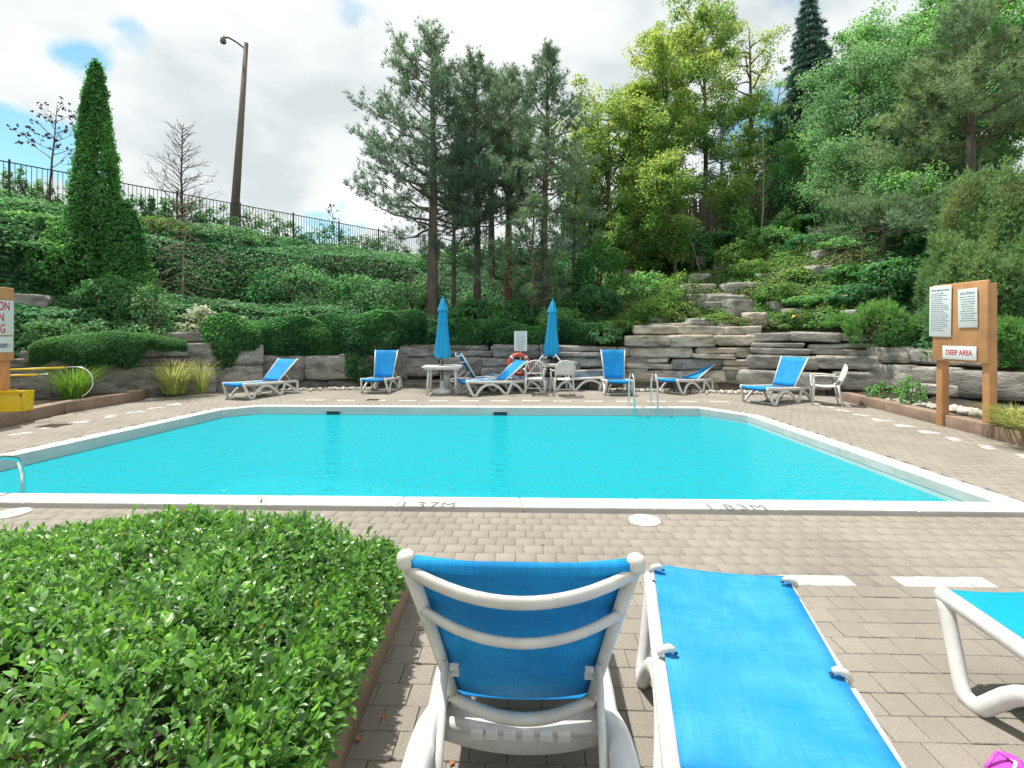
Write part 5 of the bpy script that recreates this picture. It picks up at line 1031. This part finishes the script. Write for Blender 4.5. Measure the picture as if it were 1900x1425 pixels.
# one flip flop at the lower right corner
p = GR(1858, 1438); t = thing('flip_flop', 'magenta and white flip-flop at the lower right corner', 'sandal', (p.x, p.y, 0), R(-60))
rows = [[(x*w, y, 0.014) for x in np.linspace(-1, 1, 5)] for y, w in ((-0.13, 0.012), (-0.12, 0.030), (-0.08, 0.036), (-0.02, 0.032), (0.05, 0.042), (0.10, 0.040), (0.125, 0.022), (0.13, 0.008))]
MB().sheet(rows, 0.016).build('sole', M['pink'], t)
for s in (-1, 1): MB().tube([(0, 0.09, 0.015), (s*0.025, 0.05, 0.045), (s*0.034, -0.03, 0.015)], 0.006, 6, flat=0.5).build('strap', M['resin'] if s > 0 else M['pink'], t)

# ------------------------------------------------------------------ iron fence along the top of the left bank
FA = Vector(gp(-60, 15.9)); FB = Vector(gp(760, 29.3)); FC = Vector(gp(900, 28.6)); FZ = 6.0
fe = thing('iron_fence', 'dark iron railing along the top of the creeper bank', 'fence', (0, 0, 0))
bar = MB().box((0, 0, 0.72), (0.018, 0.018, 1.40)).mesh('bar', M['dark_metal']); pme = MB().box((0, 0, 0.72), (0.06, 0.06, 1.62)).mesh('post', M['dark_metal'])
for a, b_ in ((FA, FB), (FB, FC)):
    d = b_-a; L = d.length; rz = math.atan2(d.y, d.x); c = (a+b_)/2
    for z in (0.14, 1.43): o = MB().box((0, 0, 0), (L, 0.035, 0.035)).build('rail', M['dark_metal'], fe, (c.x, c.y, FZ+z)); o.rotation_euler = (0, 0, rz)
    k = int(L/0.135)
    for i in range(k+1):
        p = a+d*(i/k); o = link('post' if i % 18 == 7 else 'bar', pme if i % 18 == 7 else bar, fe, (p.x, p.y, FZ)); o.rotation_euler = (0, 0, rz)
# wooden fence on the right
wf = thing('wooden_fence', 'weathered grey board fence behind the trees on the right bank', 'fence', (0, 0, 0))
WA = Vector(gp(1040, 26.5)); WB = Vector(gp(1290, 23.4)); WC = Vector(gp(1560, 19.4))
bd = [MB().box((0, 0, h/2-0.2), (0.135, 0.022, h+0.4)).mesh('board', M['wood_grey']) for h in (2.0, 2.03, 2.06)]
for a, b_ in ((WA, WB), (WB, WC)):
    d = b_-a; L = d.length; rz = math.atan2(d.y, d.x); k = int(L/0.148); c = (a+b_)/2
    for z in (0.35, 1.75): o = MB().box((0, 0.03, 0), (L, 0.04, 0.09)).build('rail', M['wood_grey'], wf, (c.x, c.y+0.03, 5.95+z)); o.rotation_euler = (0, 0, rz)
    for i in range(k):
        p = a+d*((i+0.5)/k); o = link('board', random.choice(bd), wf, (p.x, p.y, 5.95+0.15*math.sin(i*0.05))); o.rotation_euler = (random.uniform(-0.01, 0.01), random.uniform(-0.02, 0.02), rz)
# street lamp behind the iron fence
p0 = PX(430, 470, 25.0); p1 = PX(457, 80, 25.0); t = thing('street_lamp', 'tall leaning lamp post with a cobra-head lamp behind the iron fence', 'lamp post', (p0.x, p0.y, 5.6))
dv = p1-Vector((p0.x, p0.y, 5.6)); MB().tube([(0, 0, 0), dv*0.5, dv], [0.235, 0.17, 0.10], 14).build('pole', M['lamp_pole'], t)
a0 = PX(456, 92, 25.0)-t.location; a1 = PX(435, 76, 24.9)-t.location; a2 = PX(424, 70, 24.8)-t.location; a3 = PX(418, 70, 24.8)-t.location
MB().tube(smooth_path([a0, a0.lerp(a1, 0.5)+Vector((0, 0, 0.02)), a1, a2, a3], 4), 0.045, 8).build('arm', M['lamp_pole'], t)
b = MB(); c = PX(414, 75, 24.8)-t.location; b.lathe([(0.02, 0.16), (0.10, 0.12), (0.14, 0.02), (0.13, -0.05), (0.16, -0.07), (0.10, -0.16), (0.001, -0.19)], 14, c); b.build('lamp_head', M['lamp_pole'], t)
MB().lathe([(0.035, 0.16), (0.035, 0.23), (0.02, 0.25), (0.001, 0.25)], 8, c+Vector((0.04, 0, 0))).build('photocell', M['dark_metal'], t)

# ------------------------------------------------------------------ conifers and shrubs of the left bank
def on(px, Z, dz=0.0): p = terr_at(px, Z); return (p.x, p.y, p.z+dz)
def sh(name, label, px, Z, py_top, w_px, m, **k):
    """shrub standing on the bank at (px, Z), its top at py_top, w_px wide"""
    g0 = Vector(on(px, Z, -0.1)); top = PX(px, py_top, Z).z; H = max(0.4, top-g0.z); cat = k.pop('cat', 'shrub')
    cone = k.get('cone', 0); rz = H/2 if cone else H/1.55; return shrub(name, label, cat, g0, (w_px/2*Z/F, w_px/2*Z/F*0.85, rz), M[m], **k)
sh('cedar_tree', 'tall pointed dark green cedar standing before the iron fence', 178, 14.2, 118, 98, 'thuja', cone=0.60, n=26000, leaf=0.085, kind='leaf', seed=41, lump=0.30, depth=0.30, cat='tree')
sh('cedar_tree', 'broad lower skirt of cedar growth left of the pointed cedar', 130, 13.6, 395, 130, 'thuja', n=9000, leaf=0.085, seed=42, lump=0.25)
sh('cedar_tree', 'broad lower skirt of cedar growth right of the pointed cedar', 232, 14.0, 372, 90, 'thuja', cone=0.5, n=8000, leaf=0.085, seed=43, lump=0.25)
for i, (px, Z, yt, w, m_, lab) in enumerate((
    (60, 14.2, 392, 150, 'leaf', 'rounded light green bush at the left edge below the iron fence'),
    (40, 13.2, 450, 120, 'ivy', 'creeper-covered mound at the far left under the light bush'),
    (200, 12.9, 500, 120, 'ivy', 'dark creeper-draped bush in front of the pointed cedar'),
    (288, 17.5, 395, 110, 'rock_plant', 'yellowish bush right of the cedar against the iron fence'),
    (270, 12.3, 505, 120, 'yew', 'dark feathery yew above the stacked rocks'),
    (205, 11.3, 572, 230, 'yew', 'wide spreading yew bush draped over the left rocks'),
    (95, 10.9, 575, 150, 'yew', 'spreading yew bush beside the left sign board'),
    (310, 11.9, 585, 90, 'yew', 'narrow dark yew hanging beside the rock stack'),
    (370, 13.2, 548, 110, 'variegated', 'silver-leaved shrub on top of the rock stack'),
    (432, 13.9, 578, 90, 'variegated', 'smaller pale-leaved shrub beside the rock stack'),
    (520, 14.6, 598, 110, 'variegated', 'low pale-leaved shrub capping the lower creeper mound'),
    (400, 19.5, 420, 190, 'leaf_grey', 'grey-green shrub mass on the bank below the lamp post'),
    (500, 22.0, 445, 170, 'ivy', 'creeper mound below the middle of the iron fence'),
    (620, 24.0, 455, 200, 'ivy', 'creeper mound below the right part of the iron fence'),
    (740, 22.0, 480, 130, 'ivy', 'dark creeper mound left of the first pine trunk'),
    (560, 17.5, 480, 200, 'ivy', 'tall creeper-draped face above the rounded mound'),
    (690, 18.0, 505, 170, 'ivy', 'creeper-draped face left of the first umbrella'))):
    yw = m_ == 'yew'
    sh('yew_bush' if yw else 'shrub', lab, px, Z, yt, w, m_, n=6000 if w > 140 else 4200, leaf=0.075 if yw else 0.10, kind='leaf', seed=50+i, lump=0.2)
# dark shrubs behind the railing
for i, (px, Z, yt, w) in enumerate(((15, 18.0, 330, 70), (70, 18.5, 345, 60), (262, 21, 372, 40), (300, 21.5, 378, 50), (350, 22, 385, 55), (405, 23, 395, 60), (470, 25, 398, 70), (530, 26, 418, 50), (600, 27.5, 430, 70), (665, 29, 440, 60), (720, 30, 448, 60))):
    z1 = PX(px, yt, Z).z; shrub('boundary_shrub', ['dark loose shrub behind the iron railing at the far left', 'dark shrub behind the railing just left of the cedar', 'dark shrub behind the railing just right of the cedar', 'dark shrub behind the railing below the bare tree', 'dark shrub behind the railing left of the lamp post', 'dark shrub behind the railing at the foot of the lamp post', 'wide dark shrub behind the railing right of the lamp post', 'dark shrub behind the middle of the railing', 'dark shrub behind the railing under the thin sapling', 'dark shrub behind the railing right of the thin sapling', 'last dark shrub behind the railing before the pines'][i], 'shrub', ((px-CX)/F*Z, Z, 5.9), (w/2*Z/F*1.5, w/2*Z/F*1.2, (z1-5.6)/1.35), M['yew'], n=2200, leaf=0.13, seed=80+i, lump=0.3, depth=0.6, group='shrubs behind the iron railing')
bare_tree((((92-CX)/F*17.6), 17.6, 5.9), 4.0, 'leafless sapling with a few dark dry leaves at the far left', 90, 1.25, 14, base=0.42, r0=0.045, up=0.85, leaves_n=110)
bare_tree((((338-CX)/F*18.6), 18.6, 5.6), 4.1, 'bare twiggy tree standing behind the railing left of the lamp post', 91, 1.5, 60, base=0.10, r0=0.05, up=0.75)
bare_tree((((622-CX)/F*27), 27.0, 5.9), 2.9, 'small bare sapling behind the railing between lamp post and pines', 92, 0.7, 12, base=0.4, r0=0.03, up=0.6, leaves_n=30)
bare_tree(on(338, 15.2), 3.6, 'leafless brown larch drooping in front of the creeper bank', 93, 1.5, 46, m='twig_pale', base=0.05, r0=0.04, up=-0.1, droop=0.05)

# ------------------------------------------------------------------ pines in the middle
def pine_at(px, Z, ytop, label, seed, **k):
    g0 = Vector(on(px, Z, -0.1)); k.setdefault('lean', (0, 0)); pine(g0, PX(px, ytop, Z).z-g0.z, label, seed, **k)
pine_at(803, 17.0, 78, 'tallest pine with wide lower limbs reaching left, left of the group', 101, Lmax=3.3, base=0.33, nb=74, r0=0.21, skew=(-0.28, 0), dens=1.0)
pine_at(842, 17.6, 300, 'short thin pine between the first and second tall pines', 102, Lmax=1.6, base=0.30, nb=40, r0=0.09)
pine_at(885, 18.0, 122, 'second tall pine with a narrow crown', 103, Lmax=2.6, base=0.36, nb=70, r0=0.15)
pine_at(912, 22.0, 140, 'pine with a grey trunk standing behind the second and third pines', 107, Lmax=2.8, base=0.40, nb=60, r0=0.17)
pine_at(943, 19.0, 145, 'pine with a reddish trunk, third of the tall ones', 104, Lmax=2.6, base=0.42, nb=62, r0=0.16, bark='bark_red')
pine_at(1009, 16.8, 105, 'pine with bare lower branches at the right of the group', 105, Lmax=2.3, base=0.40, nb=62, r0=0.15, dead=16)
pine_at(985, 15.9, 385, 'young soft-needled pine behind the small notice', 106, Lmax=1.9, base=0.25, nb=30, r0=0.07, m='pine_soft', dens=0.8, dead=8)
pine_at(1062, 17.5, 330, 'young pine leaning over the right umbrella', 108, Lmax=1.4, base=0.45, nb=22, r0=0.07, m='pine_soft', dead=10)

# shrubs under the pines
for i, (px, Z, yt, w, m_, lab) in enumerate((
    (1105, 17.2, 420, 100, 'thuja', 'dense green cedar bush in front of the board fence'),
    (1100, 16.0, 520, 120, 'ivy', 'dark green bush at the foot of the cedar bush'),
    (1190, 16.6, 490, 100, 'leaf', 'dark leafy bush left of the rockery slabs'),
    (1230, 15.2, 545, 130, 'rock_plant', 'olive bush spilling over the wall left of the rockery'),
    (1170, 14.9, 585, 110, 'rock_plant', 'yellow-green low bush on the wall behind the upright lounger'),
    (880, 16.2, 545, 120, 'ivy', 'dark undergrowth between the first pines'),
    (950, 16.0, 555, 120, 'ivy', 'dark undergrowth behind the small notice'),
    (1035, 15.6, 560, 110, 'leaf', 'green undergrowth right of the second umbrella'),
    (860, 15.1, 590, 110, 'ivy', 'low mound between the first umbrella and the notice'),
    (1010, 24.0, 420, 200, 'spruce', 'dark evergreen screen behind the pine trunks'),
    (900, 25.0, 435, 180, 'yew', 'dark evergreen bush behind the second pine'),
    (775, 17.5, 500, 90, 'leaf_grey', 'pale-leaved shrub beside the first pine trunk'),
    (760, 15.2, 598, 90, 'rock_plant', 'small bright shrub on the wall at the left umbrella'),
    (1262, 15.4, 500, 90, 'rock_plant', 'olive heather mound at the left end of the rockery'),
    (1330, 14.6, 580, 120, 'rock_plant', 'low plants hanging over the top slab of the wall'),
    (1400, 17.5, 480, 130, 'rock_plant', 'reddish-green heather in the middle of the rockery'),
    (1450, 15.6, 520, 130, 'rock_plant', 'yellow-green plant cushion above the dark hollow'),
    (1510, 14.6, 545, 140, 'leaf', 'leafy green shrub right of the dark hollow in the rockery'),
    (1540, 20.0, 405, 190, 'ivy', 'dense ivy mass at the top of the rockery'),
    (1500, 21.5, 325, 130, 'ivy', 'ivy smothering the right end of the board fence'),
    (1340, 21.0, 428, 150, 'ivy', 'low ivy mound at the foot of the board fence'),
    (1570, 12.9, 615, 90, 'mugo', 'bright green trailing conifer over the grey slabs'),
    (1640, 11.3, 545, 125, 'mugo', 'rounded fluffy mugo pine left of the right sign'),
    (1600, 13.5, 520, 150, 'ivy', 'green creeper mound behind the mugo pine'),
    (1680, 13.3, 470, 170, 'ivy', 'tall creeper mound between the mugo pine and the right sign'),
    (1740, 13.6, 420, 120, 'yew', 'dark hollow-looking evergreen behind the right sign'),
    (1872, 9.3, 570, 90, 'mugo', 'bright green mugo pine right of the sign board'),
    (1930, 10.5, 500, 150, 'mugo', 'mugo pine growth cut off by the right edge'),
    (1640, 10.6, 735, 60, 'leaf', 'small leafy plant spilling over the right curb'),
    (1690, 9.6, 722, 60, 'leaf', 'weedy plant on the right curb before the sign'),
    (1485, 14.0, 600, 110, 'rock_plant', 'plant with yellow flowers on the wall right of the hollow'))):
    kd = 'tuft' if m_ in ('mugo',) else 'leaf'; big = w*Z > 1700
    fl = 26 if 'yellow flowers' in lab else 0
    if py_low := (px in (1640, 1690) and yt > 700):
        p = Vector((*gp(px, Z), 0.1)); shrub('leafy_plant', lab, 'plant', p, (w/2*Z/F, 0.3, (PX(px, yt-30, Z).z-0.1)/1.55), M[m_], n=1100, leaf=0.055, seed=120+i, lump=0.3, depth=0.5); continue
    sh({'mugo': 'mugo_pine', 'yew': 'yew_bush', 'thuja': 'cedar_tree', 'spruce': 'evergreen_bush'}.get(m_, 'shrub'), lab, px, Z, yt, w, m_, n=(9000 if big else 4200)*(1.3 if kd == 'tuft' else 1), leaf=0.10 if m_ not in ('rock_plant', 'mugo') else (0.075 if m_ == 'rock_plant' else 0.085), kind=kd, seed=120+i, lump=0.22, fl=fl)

# ------------------------------------------------------------------ trees behind, right half
def lt(px, Z, ytop, wpx, label, seed, **k):
    g0 = Vector(on(px, min(Z, 60), -0.1)) if Z < np.interp(px, cxs, cz_) else Vector(((px-CX)/F*Z, Z, 5.9)); H = PX(px, ytop, Z).z-g0.z; leafy_tree(g0, H, label, seed, rx=wpx/2*Z/F, **k)
lt(1128, 22.5, 165, 230, 'yellowing maple-like tree at the left of the leafy group', 201, m='maple', n=24000, base=0.10, leaf=0.13, ncl=170, cl=0.5, bark='bark', yellow=0.4)
lt(1235, 22.0, 50, 210, 'bright yellow-green tree with a tall irregular crown', 202, m='maple', n=26000, base=0.08, leaf=0.13, ncl=190, cl=0.5, yellow=0.5)
lt(1310, 24.5, -30, 220, 'tall light green tree rising out of the top of the picture', 203, m='maple', n=30000, base=0.1, leaf=0.13, ncl=210, cl=0.52, yellow=0.35)
lt(1255, 18.6, 275, 110, 'low leaning young tree with hanging yellow-green leaves before the board fence', 204, m='maple', n=9000, base=0.25, leaf=0.12, ncl=90, cl=0.36, r0=0.06, lean=(-0.5, 0), yellow=0.4)
lt(1185, 24.0, 150, 90, 'dark green tree top showing between the pines and the yellow tree', 205, m='leaf', n=9000, leaf=0.13, ncl=90)
lt(1392, 25.5, 20, 130, 'slim trunked tree with sparse yellow tufts at its top', 206, m='maple', n=6500, base=0.35, leaf=0.13, ncl=90, cl=0.40, r0=0.17, yellow=0.6)
lt(1340, 28.0, 200, 110, 'dark evergreen tree behind the leafy group', 207, m='spruce', n=9000, leaf=0.12, ncl=90)
lt(1085, 25.0, 260, 120, 'grey-green tree beyond the board fence right of the pines', 208, m='leaf_grey', n=10000, leaf=0.12, ncl=110, base=0.1)
def spruce_at(px, Z, ytop, wpx, label, seed, **k): g0 = Vector(((px-CX)/F*Z, Z, 5.9)); spruce(g0, PX(px, ytop, Z).z-5.9, label, seed, rx=wpx/2*Z/F*1.15, dens=1.9, tl=0.24, tk=8, **k)
spruce_at(1502, 25.0, -25, 150, 'tall blue-green spruce right of the slim trunk', 211)
spruce_at(1440, 28.0, 215, 110, 'lower dark spruce half hidden behind the tall one', 212, rows=22)
lt(1590, 19.8, 70, 190, 'grey-green birch-like tree with drooping twigs', 213, m='leaf_grey', n=26000, base=0.12, leaf=0.10, ncl=190, cl=0.5, r0=0.09)
lt(1680, 20.5, 0, 200, 'tall dense green tree behind the birch-like tree', 214, m='leaf', n=32000, base=0.1, leaf=0.12, ncl=210, cl=0.55)
lt(1760, 18.0, 150, 170, 'grey-leaved tree above the juniper bank', 215, m='leaf_grey', n=24000, base=0.1, leaf=0.10, ncl=170, cl=0.5, r0=0.08)
lt(1850, 17.5, -60, 250, 'large dark green tree filling the upper right corner', 216, m='leaf', n=26000, base=0.15, leaf=0.12, ncl=230, cl=0.55, r0=0.2, bark='bark_red')
lt(1625, 24.0, 20, 190, 'light green tree top between the spruce and the corner trees', 217, m='leaf', n=22000, base=0.1, leaf=0.12, ncl=140, cl=0.55)
lt(1560, 17.5, 265, 130, 'tangle of shrubby green branches above the ivy mass', 218, m='leaf_grey', n=9000, base=0.1, leaf=0.09, ncl=120, cl=0.4, r0=0.05)
lt(1650, 15.6, 320, 150, 'grey twiggy shrub tree on the bank behind the creeper', 219, m='leaf_grey', n=10000, base=0.05, leaf=0.08, ncl=130, cl=0.42, r0=0.05)
def pine_r(px, Z, base_z, ytop, label, seed, **k): pine(Vector(((px-CX)/F*Z, Z, base_z)), PX(px, ytop, Z).z-base_z, label, seed, group='soft pines on the right bank', **k)
pine_r(1800, 13.8, 5.6, 20, 'soft pale-needled pine with broad plates of foliage at the upper right', 221, Lmax=2.2, base=0.25, r0=0.12, nb=48, m='pine_soft', dens=1.1, tl=0.20)
pine_r(1715, 15.0, 5.6, 130, 'soft pale-needled pine in the middle of the right bank', 222, Lmax=1.9, base=0.2, r0=0.08, nb=38, m='pine_soft', tl=0.19)
pine_r(1640, 14.0, 4.4, 405, 'low pale pine spreading across the right bank', 223, Lmax=2.2, base=0.1, nb=24, r0=0.055, m='pine_soft', tl=0.18)
lt(1480, 21.0, 250, 120, 'small leafy tree before the foot of the spruce', 224, m='leaf', n=12000, base=0.05, leaf=0.11, ncl=120, cl=0.42, r0=0.06)
lt(1545, 22.5, 170, 120, 'light green leafy tree right of the spruce', 225, m='leaf_grey', n=14000, base=0.05, leaf=0.11, ncl=130, cl=0.45, r0=0.07)
lt(1185, 20.0, 330, 120, 'young leafy tree below the yellowing tree', 226, m='maple', n=10000, base=0.08, leaf=0.11, ncl=100, cl=0.4, r0=0.06, yellow=0.15)
lt(1360, 20.5, 330, 90, 'young sapling tree with broad light leaves before the board fence', 227, m='maple', n=5000, base=0.25, leaf=0.12, ncl=60, cl=0.36, r0=0.04, yellow=0.2)
lt(1700, 14.6, 330, 130, 'round leafy shrub tree between soft pines', 228, m='leaf', n=12000, base=0.05, leaf=0.09, ncl=130, cl=0.4, r0=0.05)
lt(1440, 26.5, 130, 130, 'light green tree filling the gap left of the spruce', 229, m='leaf', n=14000, base=0.1, leaf=0.13, ncl=130, cl=0.5, r0=0.08)
lt(1560, 25.5, 40, 130, 'leafy crown just right of the spruce top', 230, m='leaf_grey', n=16000, base=0.1, leaf=0.13, ncl=140, cl=0.5, r0=0.1)
lt(1740, 22.0, -40, 190, 'tall crown behind the soft pines', 231, m='leaf', n=22000, base=0.1, leaf=0.13, ncl=190, cl=0.55)
lt(1215, 26.0, 130, 120, 'green crown behind the yellow-green tree', 232, m='leaf', n=12000, base=0.1, leaf=0.13, ncl=110, cl=0.5)
# junipers above the right sign
for i, (px, Z, yt, w, lab) in enumerate(((1800, 11.9, 290, 130, 'tall juniper with a brown patch behind the sign board'), (1870, 11.0, 285, 130, 'tall juniper at the right edge above the sign board'), (1760, 11.4, 400, 90, 'shorter juniper left of the brown-patched one'), (1830, 10.6, 430, 110, 'lower juniper rising directly behind the sign board'), (1925, 10.2, 380, 110, 'juniper cut off by the right edge'), (1775, 10.9, 470, 90, 'low juniper lobe behind the left corner of the sign'))):
    g0 = Vector(on(px, Z, -0.2)); H = PX(px, yt, Z).z-g0.z; shrub('juniper', lab, 'shrub', g0, (w/2*Z/F, w/2*Z/F, H/1.55), M['juniper'], n=13000, leaf=0.085, kind='tuft', seed=230+i, lump=0.25, depth=0.4, stem=False, group='junipers on the right bank')
for i, (px, Z, yt, w, lab) in enumerate(((1105, 14.9, 590, 120, 'low bush filling the wall top left of the upright lounger'), (1150, 22.0, 395, 130, 'ivy-smothered bush before the left part of the board fence'), (1235, 20.5, 375, 90, 'ivy-smothered bush between the yellow tree trunk and the board fence'), (1375, 19.8, 370, 60, 'narrow ivy column climbing before the board fence'), (1290, 19.5, 425, 90, 'green bush under the leaning young tree'), (1460, 19.2, 385, 60, 'ivy column beside the wide weathered boards'))):
    sh('shrub', lab, px, Z, yt, w, 'leaf' if i % 2 else 'ivy', n=5000, leaf=0.11, kind='leaf', seed=260+i, lump=0.25)
for i, (px, Z, yt, w, m_, lab) in enumerate(((1450, 20.5, 300, 100, 'ivy', 'tall ivy-draped mass right of the wide weathered boards'), (1530, 19.6, 290, 120, 'leaf', 'tall leafy mass at the head of the rockery'), (1600, 18.2, 330, 120, 'leaf_grey', 'grey-green bush beyond the head of the rockery'), (1430, 18.6, 405, 110, 'leaf', 'green bush among the top slabs of the rockery'), (1500, 17.6, 425, 110, 'ivy', 'dark green bush right of the top slabs'), (1565, 16.4, 440, 110, 'leaf', 'green bush between rockery and dead twiggy bush'), (1370, 18.4, 440, 90, 'rock_plant', 'low olive bush above the upper left slabs'), (1590, 14.8, 480, 110, 'leaf', 'green bush above the trailing conifer'), (1650, 16.5, 400, 120, 'leaf', 'green bush before the low pale pine'), (1480, 15.9, 490, 90, 'rock_plant', 'small heather cushion between the middle slabs'))):
    sh('shrub', lab, px, Z, yt, w, m_, n=4500, leaf=0.10, kind='leaf', seed=280+i, lump=0.25)
# thin bare stems before the fence, dry yellow leaves
bare_tree(on(1412, 19.5), 4.6, 'thin pale sapling with bare forked stems at the top of the rockery', 241, 0.9, 7, m='twig_pale', base=0.35, r0=0.05, up=1.6, lean=(0.2, 0))
bare_tree(on(1300, 19.0), 3.4, 'leaning bare stem among the ivy before the board fence', 242, 0.6, 6, m='twig_pale', base=0.3, r0=0.035, up=1.3, lean=(-1.0, 0))
bare_tree(on(1600, 15.0), 2.6, 'dead pale twiggy bush on the right bank', 243, 1.5, 26, m='twig_pale', base=0.1, r0=0.03, up=0.1)
# grasses
grass_clump((*gp(140, 10.4), 0.15), 'green fountain grass under the hooped pole', 301, M['grass'], 0.72, 0.62, 520)
grass_clump((*gp(325, 12.0), 0.1), 'tall yellowing grass clump left of the far left lounger', 302, M['grass_yellow'], 0.85, 0.70, 430, 0.65)
grass_clump((*gp(375, 12.3), 0.1), 'smaller yellow grass tuft beside the far left lounger', 303, M['grass_yellow'], 0.75, 0.40, 170, 0.6)
grass_clump((*gp(1880, 7.15), 0.15), 'yellow-green grass spilling over the right curb', 304, M['grass_yellow'], 0.50, 0.42, 620, 0.9)
grass_clump((*gp(1925, 6.55), 0.15), 'second yellow-green grass at the right edge', 305, M['grass_yellow'], 0.42, 0.42, 560, 0.9)
# a few fallen leaves on the near paving
rng = np.random.default_rng(77)
for i, (px, py) in enumerate(((712, 1330), (664, 1372), (1006, 1010), (838, 1415))):
    p = GR(px, py, 0.006); me_ = leaves('fallen_leaf', np.zeros((1, 3)), np.array([[0.1, 0.05, 1.0]]), 0.035, 0.022, mat('brown_fallen_leaf', (0.42, 0.16, 0.07), 0.8) if i == 0 else bpy.data.materials['brown_fallen_leaf'], rng)
    tag(link('fallen_leaf', me_, None, p), ['reddish fallen leaf beside the planter', 'pale fallen leaf close to the planter foot', 'tiny fallen leaf on the paving beyond the raised lounger', 'fallen leaf beside the leg of the raised lounger'][i], 'leaf', 'fallen leaves on the paving')
